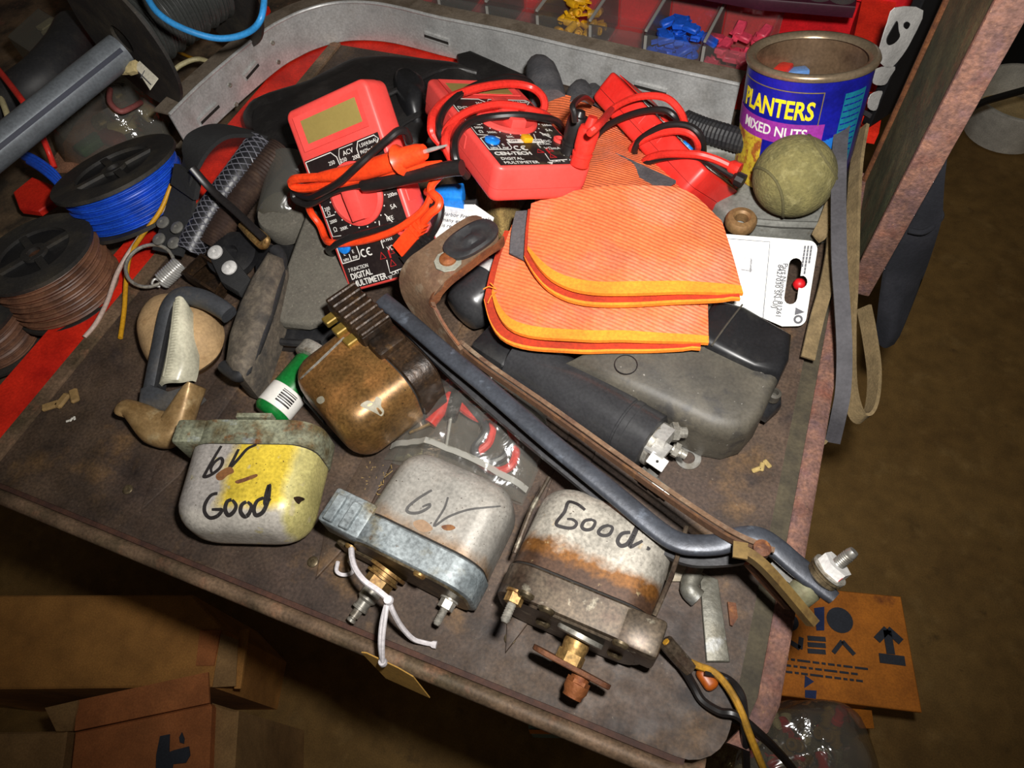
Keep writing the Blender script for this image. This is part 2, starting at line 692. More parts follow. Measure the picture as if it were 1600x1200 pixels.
m_rustcover = mat('rust_streaked_silver_cover', (176, 170, 158), .42, .35, layers=[((92, 84, 76), 'n', 700, .69, .75, 2), ((128, 84, 40), 'y', .002, -.004, .016, 110), ((80, 58, 44), 'y', -.006, -.011, .014, 160), ((196, 172, 128), 'n', 130, .64, .72)], grime=0.3)
m_oilhouse = mat('oily_brown_housing', (92, 80, 66), .4, .4, layers=[((70, 54, 44), 'n', 50, .45, .65), ((150, 142, 124), 'n', 90, .6, .68)], grime=0.4)
m_yelcover = mat('yellow_splashed_cover', (176, 170, 164), .42, .2, layers=[((224, 196, 66), 'x', .012, .004, .014, 70), ((190, 184, 174), 'y', .019, .025, .012, 60), ((196, 186, 120), 'x', -.026, -.031, .01, 60), ((196, 184, 140), 'n', 110, .62, .7), ((110, 72, 32), 'n', 70, .685, .73), ((60, 44, 34), 'n', 800, .68, .73, 2)], grime=0.22)
m_yelhouse = mat('green_grey_grimy_housing', (136, 138, 116), .55, .2, layers=[((96, 84, 56), 'n', 50, .46, .62), ((120, 78, 40), 'n', 90, .56, .68), ((160, 168, 168), 'n', 40, .6, .68)], grime=0.36)
m_copper = mat('brown_gold_burnt_cover', (122, 90, 50), .34, .5, layers=[((150, 104, 58), 'n', 20, .45, .62), ((140, 70, 40), 'y', -.012, -.022, .012, 60), ((96, 76, 42), 'n', 30, .52, .7), ((198, 192, 172), 'n', 26, .695, .705), ((60, 46, 26), 'n', 600, .66, .74, 2)], rough2=.42, grime=0.34)
m_tarry = mat('tarry_brown', (58, 42, 28), .42, .3, layers=[((38, 28, 20), 'n', 60, .42, .62), ((92, 66, 36), 'n', 120, .6, .72)], bump=.5, bscale=240, grime=0.4)
m_marker = mat('black_marker_ink', (38, 34, 34), .5)
m_pencil = mat('grey_pencil', (78, 76, 74), .6)
m_rubber = mat('black_rubber', (40, 40, 42), .55, layers=[((58, 56, 54), 'n', 70, .5, .75)])
m_gap = mat('dark_joint', (30, 26, 22), .8)
m_rust = mat('brown_rust', (120, 74, 44), .7, .2, layers=[((84, 50, 34), 'n', 90, .45, .65), ((160, 104, 56), 'n', 160, .6, .72)], bump=.5, bscale=500)
m_orangerust = mat('orange_rust', (142, 84, 44), .65, .3, layers=[((120, 60, 28), 'n', 160, .5, .7)], bump=.4, bscale=500)
m_string = mat('white_string', (226, 220, 222), .8)
m_tagcard = mat('buff_card', (206, 158, 76), .75)

# ------------------------------------------------------------------ the setting
FZ = -.60
fl = MB()
fl.grid(lambda u, v: (-2.2 + 4.4 * u, -1.2 + 4.6 * v, FZ), 8, 8)
o = single('floor', 'brown stained workshop floor below the cart', 'floor', fl, m_floor)
del o['label'], o['category']
o['kind'] = 'structure'

# ------------------------------------------------------------------ the steel cart
X0, X1, Y0, Y1 = -.431, .062, .041, .548
cart = thing('steel_cart', 'rusty brown steel cart tray holding the meters and motors, with tall painted upright', 'cart', Vector(((X0 + X1) / 2, .3, FZ)))


def round_corner(cx, cy, r, a0, a1, n=6):
    return [(cx + r * math.cos(R_(a0 + (a1 - a0) * i / n)), cy + r * math.sin(R_(a0 + (a1 - a0) * i / n))) for i in range(n + 1)]


ol = [(X0, Y0), ] + round_corner(X1 - .022, Y0 + .022, .022, -90, 0) + [(X1, Y1), (X0, Y1)]
part('tray_top', MB().prism([(x, y, 0) for x, y in ol], .003), m_tray, cart, True)
# rolled front edge: a crease, shadow in its colour, then the rounded lip
part('front_crease', MB().box((X0 - .01, Y0 - .003, -.006), (X1 - .018, Y0 + .0005, -.0012)), m_crease, cart, True)
ring = lambda x: [Vector((x, Y0 - .0075 + .0048 * math.cos(a), -.0045 + .0048 * math.sin(a))) for a in [i * math.pi / 6 for i in range(12)]]
part('front_lip', MB().loft([ring(X0 - .012), ring(X1 - .026), [Vector((p.x + .004, p.y + .003, p.z)) for p in ring(X1 - .018)], [Vector((p.x + .002, p.y + .008, p.z)) for p in ring(X1 - .010)]]), m_rim, cart, True)
part('front_skirt', MB().box((X0, Y0 - .008, -.05), (X1, Y0 - .005, -.006)), m_groove, cart, True)
part('side_groove', MB().box((X1 - .004, Y0 + .026, -.008), (X1 + .012, Y1 - .05, -.004)), m_groove, cart, True)
rr_ = lambda y: [Vector((X1 + .0165 + .006 * math.copysign(abs(math.cos(a)) ** .5, math.cos(a)), y, -.006 + .0040 * math.copysign(abs(math.sin(a)) ** .6, math.sin(a)))) for a in [i * math.pi / 6 for i in range(12)]]
part('side_rim', MB().loft([[Vector((p.x - .010, p.y, p.z - .004)) for p in rr_(Y0 + .016)], [Vector((p.x - .003, p.y, p.z - .001)) for p in rr_(Y0 + .028)], rr_(Y0 + .042), rr_(.2), rr_(.36), rr_(Y1 - .05)]), m_pinkrust, cart, True)
part('side_skirt', MB().box((X1 + .012, Y0 + .04, -.05), (X1 + .02, Y1 - .05, -.008)), m_pinkrust, cart, True)
part('inner_ledge', MB().box((X0 - .011, Y0 - .004, -.004), (X0 - .0005, Y1, .0022)), m_rim, cart, True)
for px, py in ((262, 740), (570, 760), (812, 960)):
    x = W(px, py).x
    yb = Y0 + .016
    hw = .010
    ol = [(x, yb), (x + hw, yb + .03), (x + hw, Y1 - .03), (x - hw, Y1 - .03), (x - hw, yb + .03)]
    part('pressed_rib', MB().prism([(a, b, .0020) for a, b in ol], .0022, .0009, 2), m_tray, cart, True)
for px, py in ((797, 998), (489, 878), (200, 765)):
    p = W(px, py, .0004)
    part('screw', MB().lathe([(.0034, 0), (.0034, .0006), (.0028, .001), (.0012, .001), (.001, .0003), (0, .0003)], 14, T(*p)), m_plate, cart, True)
# upright on the right: painted plate with a rusty folded front flange
px0 = W(1362, 452, 0)
ux, uy = px0.x, px0.y
up = MB().box((ux - .0155, uy + .001, -.02), (ux - .0125, uy + .116, .34))
part('upright_plate', up, m_green, cart, True)
part('upright_flange', MB().rbox((ux - .0165, uy - .004, -.004), (ux, uy + .001, .34), .0012, 2), m_pinkrust, cart, True)
part('upright_back_edge', MB().rbox((ux - .0185, uy + .112, -.02), (ux - .0105, uy + .117, .34), .001, 1), m_rust, cart, True)
for lx in (-.33, .0):
    for ly in (.36, .48):
        part('leg', MB().box((lx - .015, ly - .015, FZ), (lx + .015, ly + .015, -.003)), m_rim, cart, True)

# red steel case behind and left of the tray: flat red borders around sunken compartments
rc = thing('red_case', 'bright red steel case border running left of and behind the brown tray', 'case', Vector((-.6, .4, -.045)))
part('side_border', MB().box((-.479, -.05, -.012), (-.4425, .80, -.001)), m_red, rc, True)
part('back_border', MB().box((-.4425, .5485, -.012), (.085, .585, -.001)), m_red, rc, True)
part('right_border', MB().box((.046, .60, -.001), (.0745, .86, .03)), m_red, rc, True)
m_junkfloor = mat('grimy_case_floor', (116, 94, 70), .8, layers=[((54, 46, 36), 'n', 25, .4, .62), ((120, 84, 66), 'n', 40, .58, .7)], bump=.4)
part('compartment_floor', MB().box((-1.05, -.05, -.045), (-.479, .95, -.040)), m_junkfloor, rc, True)
part('rear_floor', MB().box((-.479, .585, -.045), (.085, .95, -.040)), m_redplastic, rc, True)
part('far_wall', MB().box((-1.05, .95, -.045), (.085, .955, .05)), m_red, rc, True)
part('left_wall', MB().box((-1.055, -.05, -.045), (-1.05, .95, .0)), m_red, rc, True)
for lx, ly in ((-.95, .5), (-.6, .6), (-.3, .8), (-.05, .75)):
    part('leg', MB().box((lx - .015, ly - .015, FZ), (lx + .015, ly + .015, -.045)), m_rim, rc, True)


# ------------------------------------------------------------------ wiper motors
def rrect(w, h, r, n=5):
    pts = []
    for cx, cz, a0 in ((w / 2 - r, h - r, 0), (-w / 2 + r, h - r, 90), (-w / 2 + r, r, 180), (w / 2 - r, r, 270)):
        for i in range(n + 1):
            a = R_(a0 + 90 * i / n)
            pts.append((cx + r * math.cos(a), cz + r * math.sin(a)))
    return pts


def lp(M, axis, val, px, py):
    """local point of the plane axis = val of a frame seen at a pixel"""
    Mi = M.inverted()
    o_ = Mi @ CAMC
    d = Mi.to_3x3() @ ray(px, py)
    i = 'xyz'.index(axis)
    return o_ + d * ((val - o_[i]) / d[i])


def motor_body(t, w, h, d, hd, m_cov, m_hou, m_pl, bulge=.0, rc_=.016, endr=.016, grow=.0012):
    ys = -d / 2 + hd

    def ringat(y, ins, k=0):
        return [Vector((x * (w / 2 - ins) / (w / 2), y, h / 2 + (z - h / 2) * (h / 2 - ins * .9) / (h / 2))) for x, z in rrect(w, h, rc_, 6)]
    rings = [ringat(ys + .0008, .0)]
    for k in range(1, 5):
        rings.append(ringat(ys + (d / 2 - endr - ys) * k / 4, .0002 * k))
    for k in range(1, 8):
        a = k / 7 * math.pi / 2
        rings.append(ringat(d / 2 - endr + endr * math.sin(a), .0008 + endr * .95 * (1 - math.cos(a))))
    cov = part('cover', MB().loft(rings, True, True), m_cov, t, smooth=50)
    g = grow

    def ring2(y, ins):
        return [Vector((x * (w / 2 + g - ins) / (w / 2), y, h / 2 + (z - h / 2) * (h / 2 + g * .2 - ins) / (h / 2))) for x, z in rrect(w, h, rc_, 6)]
    part('joint_gasket', MB().loft([ring2(ys - .0004, .0016), ring2(ys + .0014, .0016)]), m_gap, t)
    hou = part('gear_housing', MB().loft([ring2(-d / 2, .0012), ring2(-d / 2 + .0008, 0), ring2(ys - .0012, 0), ring2(ys - .0002, .001)]), m_hou, t)
    part('face_plate', MB().loft([ring2(-d / 2 - .0012, .0035), ring2(-d / 2 + .0006, .0025)]), m_pl, t)
    return cov, hou


def screw_at(t, M, d, px, py, m, r=.0036, h=.0022):
    p = lp(M, 'y', -d / 2 - .001, px, py)
    part('plate_screw', MB().lathe([(r, 0), (r, h * .5), (r * .7, h), (0, h * 1.05)], 12, align(p, (0, -1, 0))), m, t)


def hexnut(r, h):
    return [(r * math.cos(i * math.pi / 3), r * math.sin(i * math.pi / 3)) for i in range(6)], h


def nut(mb, r, z0, z1, M):
    mb.loft([[Vector((r * math.cos(i * math.pi / 3), r * math.sin(i * math.pi / 3), z)) for i in range(6)] for z in (z0, z1)], M=M)
    return mb


def stud(t, M, d, px, py, px2, py2, m_n, m_s, r=.0024):
    p = lp(M, 'y', -d / 2 - .001, px, py)
    A = align(p, (0, -1, 0))
    part('stud_nut', nut(MB().lathe([(r * 2.3, 0), (r * 2.3, .0012), (r * 1.8, .0014)], 16, A), r * 1.9, .0012, .006, A), m_n, t, smooth=25)
    prof = [(r, .004)]
    for i in range(8):
        prof += [(r, .0055 + i * .0012), (r * .86, .0061 + i * .0012)]
    part('threaded_stud', MB().lathe(prof + [(r * .6, .0155)], 12, A), m_s, t)


# silver 6V motor
M6 = T(-.1165, .1065, .0005) @ Rz(-6)
w6, h6, d6 = .0760, .047, .0650
t6 = thing('wiper_motor', 'silver wiper motor with 6V pencilled on top and white string tied to its shaft', 'motor', M6, 'wiper motors on the tray')
c6, hs6 = motor_body(t6, w6, h6, d6, .0165, m_silver, m_bluegrey, m_plate)
conn = MB().rbox((-.0575, -.0325, .026), (-.0300, -.0110, .0460), .002, 2)
part('connector_block', conn, m_bluegrey, t6)
for x in (-.0505, -.0400):
    part('connector_tab', MB().rbox((x - .0028, -.031, .045), (x + .0028, -.015, .0492), .0006, 1), m_bluegrey, t6)
part('mounting_ear', MB().rbox((-.052, -.0350, .004), (-.026, -.0320, .020), .001, 1), m_plate, t6)
for q in ((549, 853), (565, 882), (656, 897), (661, 928)):
    screw_at(t6, M6, d6, q[0], q[1], m_brass)
p = lp(M6, 'y', -d6 / 2 - .001, 607, 890)
A = align(p, (-.15, -1, -.1))
part('shaft_bushing', nut(MB().lathe([(.0125, 0), (.0125, .002), (.009, .0024), (.009, .0045), (.0105, .0048), (.0105, .0062), (.0075, .0066)], 24, A), .0085, .006, .0115, A), m_brass, t6, smooth=30)
part('drive_shaft', MB().lathe([(.0058, .010), (.0058, .020), (.0042, .0215), (.0042, .0250), (.0048, .0252), (.0048, .0268), (.0028, .027), (.0028, .0315), (.002, .0318), (.002, .0325), (.0028, .033), (.0028, .0345), (.0018, .035)], 16, A), m_steel, t6)
stud(t6, M6, d6, 703, 936, 694, 965, m_steel, m_steel)
b6 = bvh_of(c6)
ink = MB()
pen(ink, b6, [(675, 766), (655, 778), (637, 793), (639, 801), (655, 801), (670, 793), (671, 788), (660, 792)], .0017)
pen(ink, b6, [(700, 777), (694, 795), (678, 822), (700, 808), (730, 797), (760, 793), (782, 791)], .0013)
part('pencilled_6V', ink, m_pencil, t6, True, 0)

# silver motor marked Good with rust band
MG = T(-.0275, .1105, .0005) @ Rz(-3)
wg, hg, dg_ = .0775, .050, .0700
tg = thing('wiper_motor', 'silver wiper motor marked Good with rust streaks and black and yellow wires', 'motor', MG, 'wiper motors on the tray')
cg, hsg = motor_body(tg, wg, hg, dg_, .018, m_rustcover, m_oilhouse, m_oilhouse)
part('connector_block', MB().rbox((.0240, -.0360, .020), (.0460, -.0170, .0500), .0022, 2), m_oilhouse, tg)
part('side_clip', MB().tube([(.0385, -.016, .045), (.0405, .005, .047), (.0400, .034, .046)], .0013, 8), m_oilhouse, tg)
part('side_clip', MB().tube([(-.0395, -.012, .040), (-.0398, .012, .045), (-.0378, .033, .046)], .0013, 8), m_oilhouse, tg)
for q in ((823, 927), (855, 951), (849, 972), (970, 1004), (961, 1021)):
    screw_at(tg, MG, dg_, q[0], q[1], m_plate, .0042, .0026)
p = lp(MG, 'y', -dg_ / 2 - .001, 908, 990)
A = align(p, (-.08, -1, -.2))
part('shaft_washer', MB().lathe([(.0125, 0), (.0125, .0022), (.011, .003), (.006, .003)], 24, A), m_steel, tg)
part('shaft_bushing', nut(MB().lathe([(.0062, .0025), (.0068, .006), (.0062, .0105)], 18, A), .0072, .0100, .0150, A), m_brass, tg, smooth=30)
lev = MB()
ol = [(-.011 + .008 * math.cos(a), .008 * math.sin(a)) for a in [R_(90 + 180 * i / 8) for i in range(9)]] + [(.018 + .0055 * math.cos(a), .0055 * math.sin(a)) for a in [R_(-90 + 180 * i / 8) for i in range(9)]]
A2 = align(A @ Vector((0, 0, .0165)), A.to_3x3() @ Vector((0, 0, 1)), (1, -.02, -.15))
lev.prism([A2 @ Vector((x, y, .0012)) for x, y in ol], A2.to_3x3() @ Vector((0, 0, -.0026)), .0005, 1)
part('crank_lever', lev, m_rust, tg)
A3 = A2 @ T(.0085, -.001, 0)
part('crank_bolt', nut(MB().lathe([(.0048, .001), (.0048, .005), (.0062, .0055), (.0062, .0085), (.005, .011), (.005, .0125), (.003, .013)], 16, A3), .006, .0035, .0075, A3), m_orangerust, tg, smooth=30)
stud(tg, MG, dg_, 808, 925, 796, 956, m_brass, m_steel)
bg_ = bvh_of(cg)
ink = MB()
pen(ink, bg_, [(914, 797), (908, 792), (900, 787), (888, 785), (882, 800), (869, 818), (880, 824), (895, 825), (901, 818), (895, 812), (886, 811)], .0019)
pen(ink, bg_, [(925, 812), (914, 814), (909, 823), (915, 828), (925, 826), (930, 816), (924, 812)], .0019)
pen(ink, bg_, [(951, 821), (941, 824), (935, 832), (942, 837), (952, 835), (957, 825), (950, 821)], .0019)
pen(ink, bg_, [(985, 832), (972, 834), (965, 845), (970, 853), (980, 850), (988, 838), (999, 815), (993, 832), (984, 854), (995, 850), (1004, 845)], .0022)
pen(ink, bg_, [(1011, 856), (1013, 857), (1014, 855)], .0022)
part('marker_lettering', ink, m_marker, tg, True, 0)
# its wires, running over the tray's front right corner
wy = wp([(1040, 1002, .02), (1062, 1026, .014), (1090, 1040, .010), (1115, 1050, .008), (1136, 1072, .010), (1155, 1105, .012), (1172, 1150, .006), (1190, 1195, -.01), (1210, 1240, -.05)])
part('yellow_wire', MB().tube(wy, .0019, 8), mat('dirty_yellow_wire', (190, 140, 44), .5, layers=[((120, 92, 44), 'n', 60, .5, .7)]), tg, True)
wb = wp([(1040, 1004, .018), (1070, 1048, .010), (1084, 1072, .006), (1098, 1095, .005), (1125, 1112, .008), (1150, 1117, .010), (1185, 1145, .002), (1225, 1185, -.03), (1260, 1230, -.07)])
part('black_wire', MB().tube(wb, .0023, 8), m_blackwire, tg, True)
wb = wp([(1100, 1050, .008), (1135, 1060, .006), (1155, 1080, .010), (1162, 1105, .008), (1164, 1150, .000), (1167, 1220, -.04)])
part('black_wire', MB().tube(wb, .0021, 8), m_blackwire, tg, True)
part('wire_sleeve', MB().tube(wp([(1040, 1003, .019), (1058, 1024, .014), (1078, 1046, .010)]), .0042, 10), m_oilhouse, tg, True)

# yellow splashed motor, plate away from the camera
MY = T(-.2345, .0915, .0005) @ Rz(198)
wy_, hy, dy = .0785, .047, .0670
ty = thing('wiper_motor', 'wiper motor splashed with yellow paint and marked 6V Good in black', 'motor', MY, 'wiper motors on the tray')
cy, hsy = motor_body(ty, wy_, hy, dy, .0165, m_yelcover, m_yelhouse, m_plate, rc_=.016, endr=.018)
part('connector_block', MB().rbox((.030, -.0335, .022), (.0490, -.0175, .0465), .002, 2), m_yelhouse, ty)
part('face_tab', MB().box((-.010, -.0375, .040), (.012, -.0345, .047)), m_yelhouse, ty)
by = bvh_of(cy)
ink = MB()
pen(ink, by, [(346, 697), (335, 715), (322, 738), (319, 745), (328, 743), (342, 733), (348, 722), (345, 716), (336, 722), (330, 732), (331, 739)], .0020)
pen(ink, by, [(373, 702), (366, 716), (359, 731), (372, 718), (386, 702), (398, 696), (402, 694)], .0020)
pen(ink, by, [(340, 771), (330, 774), (321, 787), (320, 800), (328, 809), (340, 806), (347, 797), (340, 796), (331, 796)], .0022)
pen(ink, by, [(362, 781), (355, 784), (352, 796), (357, 805), (365, 800), (369, 790), (363, 781)], .0024)
pen(ink, by, [(385, 784), (378, 789), (376, 799), (382, 807), (389, 803), (393, 791), (387, 784)], .0024)
pen(ink, by, [(412, 778), (402, 783), (397, 795), (400, 805), (410, 801), (417, 788), (420, 775), (421, 758), (416, 772), (414, 788), (423, 779)], .0024)
part('marker_lettering', ink, m_marker, ty, True, 0)

# gold brown motor
MC = T(-.197, .1735, .006) @ Rz(153)
wc, hc, dc = .0725, .052, .068
tcop = thing('wiper_motor', 'gold brown burnt wiper motor with dark tarry connector, tilted against the arms', 'motor', MC, 'wiper motors on the tray')
cc, hsc = motor_body(tcop, wc, hc, dc, .0185, m_copper, m_tarry, m_tarry, endr=.016)
part('connector_block', MB().rbox((.0055, -.034, .040), (.0470, -.0105, .0610), .003, 2), m_tarry, tcop)
part('connector_block', MB().rbox((-.0095, -.0335, .044), (.0060, -.0120, .0570), .003, 2), m_tarry, tcop)
for x in (.0400, .0285, .0165):
    part('brass_tab', MB().rbox((x - .0034, -.0110, .0500), (x + .0034, -.0030, .0550), .0007, 1), mat('tarnished_brass', (128, 104, 44), .45, .5), tcop)
seam_ = MB()
pen(seam_, bvh_of(cc), [(538, 528), (520, 545), (498, 566), (470, 592)], .0018, lift=.0004)
part('side_seam', seam_, m_steel, tcop, True, 0)
for k in range(7):
    x = .0065 + k * .0062
    part('connector_fin', MB().rbox((x, -.0335, .0600), (x + .0030, -.0115, .0635), .0008, 1), m_tarry, tcop)


def chip(t, bv, px_list, m, name, lift=.0003):
    # an irregular patch of bare or rusted surface lying on a body
    P_ = [onto(bv, *q) for q in crom([(q[0], q[1], 0) for q in px_list], 3, True) for q in [(q.x, q.y)]]
    P_ = [h for h in P_ if h]
    if len(P_) < 3:
        return
    n_ = sum((h[1] for h in P_), Vector()).normalized()
    c_ = sum((h[0] for h in P_), Vector()) / len(P_)
    h_ = bv.ray_cast(c_ + n_ * .02, -n_)
    c_ = (h_[0] if h_[0] is not None else c_) + n_ * lift
    vs = [c_] + [h[0] + h[1] * lift for h in P_]
    mb = MB().add(vs, [(0, i, i % (len(vs) - 1) + 1) for i in range(1, len(vs))])
    part(name, mb, m, t, True, 80)


m_bare = mat('bare_grey_metal', (140, 134, 116), .6, .1)
bcop = bvh_of(cc)
chip(tcop, bcop, [(563, 634), (574, 626), (584, 628), (588, 620), (596, 624), (595, 634), (600, 642), (596, 650), (588, 646), (580, 642)], m_bare, 'bare_patch')
chip(tcop, bcop, [(496, 622), (504, 619), (508, 626), (502, 631), (496, 628)], m_bare, 'bare_patch')
m_rustspot = mat('rust_spot', (128, 84, 44), .7, layers=[((96, 58, 34), 'n', 200, .45, .6)])
chip(ty, by, [(338, 742), (350, 733), (361, 730), (366, 738), (356, 743), (348, 750), (340, 750)], m_rustspot, 'rust_spot')
chip(ty, by, [(368, 752), (382, 747), (400, 741), (402, 745), (388, 751), (372, 756)], m_rustspot, 'rust_spot')
chip(ty, by, [(459, 777), (468, 776), (476, 780), (470, 784), (466, 788), (460, 782)], m_tarry, 'dark_chip')
chip(t6, b6, [(646, 816), (660, 812), (672, 820), (676, 828), (662, 832), (650, 826)], mat('tan_stain', (150, 122, 96), .6), 'tan_stain')
chip(t6, b6, [(690, 822), (704, 820), (712, 825), (704, 829), (694, 828)], m_rustspot, 'rust_spot')
part('bottom_clip', MB().rbox((.004, .030, .012), (.030, .0352, .018), .001, 1), m_rubber, tcop)

# ------------------------------------------------------------------ multimeters
ML, MW, MT = .126, .070, .025


def plaque(pts, z, th=.0003):
    return MB().prism([(x, y, z + th) for x, y in pts], th)


def outline(mb, pts, z, w=.0006, closed=True):
    pts = [Vector((x, y, z)) for x, y in pts]
    if closed:
        mb.strip(pts, w, .00016, normals=[(0, 0, 1)], closed=True)
    else:
        mb.strip(pts, w, .00016, normals=[(0, 0, 1)])


def meter(label, M, m_c, second=False):
    t = thing('multimeter', label, 'multimeter', M, 'red pocket multimeters')
    x, y = MW / 2, ML / 2
    zs = -MT * .62
    body = MB()
    body.slab(x, y, zs + .0002, 0, .006, .0026)
    case = part('front_shell', body, m_c, t)
    part('back_shell', MB().slab(x - .0003, y - .0003, -MT, zs - .0002, .006, 0, .004), m_c, t)
    part('parting_line', MB().slab(x - .0010, y - .0010, zs - .002, zs + .002, .005, 0), m_gap, t)
    z = .0002
    # display: sloped bezel and window
    bz = MB()
    o_ = [(-.0275, .0350), (.0275, .0350), (.0275, .0575), (-.0275, .0575)]
    i_ = [(-.0235, .0392), (.0235, .0392), (.0235, .0542), (-.0235, .0542)]
    bz.add([(a, b, .0008) for a, b in o_] + [(a * 1.02, b, .0016) for a, b in o_] + [(a, b, .0003) for a, b in i_],
           [(0, 1, 5, 4), (1, 2, 6, 5), (2, 3, 7, 6), (3, 0, 4, 7)] + [(4 + k, 4 + (k + 1) % 4, 8 + (k + 1) % 4, 8 + k) for k in range(4)])
    bezel = part('display_bezel', bz, m_c, t)
    part('display_window', plaque(i_, z), m_lcd, bezel)
    pan = part('printed_panel', plaque([(-.0318, -.0610), (.0318, -.0610), (.0318, .0300), (-.0318, .0300)], z), m_paneldirt if second else m_panel, t)
    zt = .00065
    wh, rd = MB(), MB()

    def tx(s_, size, px, py, al='CENTER', sx=1.0, bold=0.0):
        wh.merge(text_mb(s_, size, al, bold, .00005, sx), T(px, py, zt))
    outline(wh, [(-.0312, .0290), (-.0085, .0290), (-.0050, .0250), (-.0045, .0185)], zt, closed=False)
    outline(wh, [(-.0312, .0290), (-.0312, .0100), (-.0300, .0050)], zt, closed=False)
    outline(wh, [(-.0312, -.0010), (-.0312, -.0090), (-.0230, -.0090)], zt, closed=False)
    outline(wh, [(-.0312, -.0100), (-.0312, -.0225), (-.0240, -.0235)], zt, .0004, closed=False)
    outline(wh, [(-.0312, -.0420), (-.0312, -.0275), (-.0270, -.0255), (-.0190, -.0255), (-.0170, -.0275)], zt, closed=False)
    outline(wh, [(-.0312, -.0420), (-.0160, -.0420), (-.0145, -.0400), (-.0145, -.0330)], zt, closed=False)
    outline(wh, [(-.0230, -.0420), (-.0230, -.0370)], zt, closed=False)
    pr = [(.0125, .0180), (.0125, .0250), (.0150, .0290), (.0285, .0290), (.0310, .0262), (.0240, .0180)]
    outline(wh, pr, zt)
    outline(wh, [(-.0035, .0185), (-.0030, .0250), (-.0010, .0290), (.0105, .0290)], zt, .0004, closed=False)
    tx('DCV', .0046, -.0250, .0140)
    tx('250', .0036, -.0105, .0215)
    tx('200', .0036, -.0160, .0135)
    tx('ACV', .0044, .0050, .0240)
    tx('250', .0036, -.0005, .0205)
    tx('200', .0036, .0095, .0195)
    tx('1.5V(4.0mA)', .0033, .0220, .0250, sx=.85)
    tx('9V(25mA)', .0033, .0200, .0210, sx=.85)
    tx('DCA', .0042, .0255, .0120)
    tx('200\u03bc', .0034, .0268, .0060)
    tx('2m', .0034, .0280, .0010)
    tx('20m', .0034, .0285, -.0050)
    tx('200m', .0034, .0272, -.0100)
    tx('5A', .0042, .0250, -.0175)
    tx('hFE', .0040, .0195, -.0240)
    tx('200', .0034, -.0275, -.0050)
    tx('\u03a9', .0040, -.0275, -.0082)
    tx('2000', .0032, -.0262, -.0140)
    tx('\u03a9', .0044, -.0270, -.0200)
    tx('200K', .0032, -.0195, -.0205)
    tx('20K', .0032, -.0090, -.0265)
    for a in range(0, 360, 18):
        cx, cy = .0228 * math.cos(R_(a)), -.0005 + .0228 * math.sin(R_(a))
        if abs(cy) < .03 and not (60 < a < 120):
            wh.box((cx - .0004, cy - .0004, zt - .0001), (cx + .0004, cy + .0004, zt + .0001))
    outline(wh, [(.0105, -.0220), (.0085, -.0290)], zt, closed=False)
    outline(wh, [(.0165, -.0190), (.0215, -.0270)], zt, closed=False)
    tx('E', .0034, -.0268, -.0372)
    tx('NPN', .0030, -.0270, -.0412, sx=.8)
    tx('E', .0034, -.0190, -.0372)
    tx('PNP', .0030, -.0188, -.0412, sx=.8)
    # conformity mark: two open rings and a bar
    cy0 = -.0405 if second else -.0392
    cx0 = -.0105
    for k in (0, 1):
        c = cx0 + k * .0052
        outline(wh, [(c + .0024 * math.cos(R_(a)), cy0 + .0024 * math.sin(R_(a))) for a in range(60, 301, 20)], zt, .0009, closed=False)
    outline(wh, [(cx0 + .0030, cy0), (cx0 + .0048, cy0)], zt, .0008, closed=False)
    if second:
        tx('CEN-TECH', .0054, -.0300, -.0490, 'LEFT', 1.0, .00015)
        tx('DIGITAL', .0042, -.0285, -.0550, 'LEFT', 1.0)
        tx('MULTIMETER', .0042, -.0285, -.0598, 'LEFT', 1.0)
        bar = plaque([(-.0135, -.0335), (.0125, -.0335), (.0125, -.0290), (-.0135, -.0290)], .0005)
        part('switch_bar', bar, m_white, pan)
        blk = MB()
        blk.merge(text_mb('OFF', .0034, 'CENTER', 0, .00005), T(-.0090, -.0325, .00095))
        blk.merge(text_mb('ON', .0034, 'CENTER', 0, .00005), T(.0085, -.0325, .00095))
        part('switch_lettering', blk, m_panel, pan, smooth=0)
        part('power_button', MB().rbox((-.0030, -.0345, .0005), (.0034, -.0282, .0042), .0008, 2), m_yellowbtn, t)
    else:
        tx('7 FUNCTION', .0038, -.0285, -.0490, 'LEFT', .8)
        tx('DIGITAL', .0060, -.0285, -.0545, 'LEFT', .85, .0001)
        tx('MULTIMETER', .0060, -.0285, -.0600, 'LEFT', .85, .0001)
    tx('5ADC', .0042, .0135, -.0330)
    outline(wh, [(.0065, -.0400), (.0065, -.0350), (.0090, -.0335)], zt, closed=False)
    tx('5A MAX', .0026, .0115, -.0362)
    tx('V\u03a9mA', .0042, .0150, -.0425)
    tx('CAT II', .0034, .0105, -.0588)
    tx('COM', .0042, .0240, -.0585)
    outline(wh, [(.0058, -.0480), (.0048, -.0570), (.0180, -.0560)], zt, closed=False)
    for k in range(3):
        outline(wh, [(.0020 + k * .0006, -.0590 - k * .0010), (.0058 - k * .0006, -.0590 - k * .0010)], zt, .0004, closed=False)
    tx('750V~', .0026, .0215, -.0480)
    tx('1000V', .0026, .0215, -.0510)
    for cx, cy in ((.0035, -.0445), (.0095, -.0510), (.0115, -.0430)):
        outline(rd, [(cx - .0024, cy - .0020), (cx + .0024, cy - .0020), (cx, cy + .0024)], zt)
    rd.box((.0090, -.0475, zt - .0001), (.0102, -.0420, zt + .0001))
    part('white_lettering', wh, m_white, pan, smooth=0)
    part('warning_marks', rd, m_redprint, pan, smooth=0)
    part('transistor_socket', MB().lathe([(.0050, 0), (.0050, .0014), (.0044, .0018), (.0014, .0018), (.0012, .0012), (0, .0012)], 18, T(-.0245, -.0312, .0004)), m_bluecap, t)
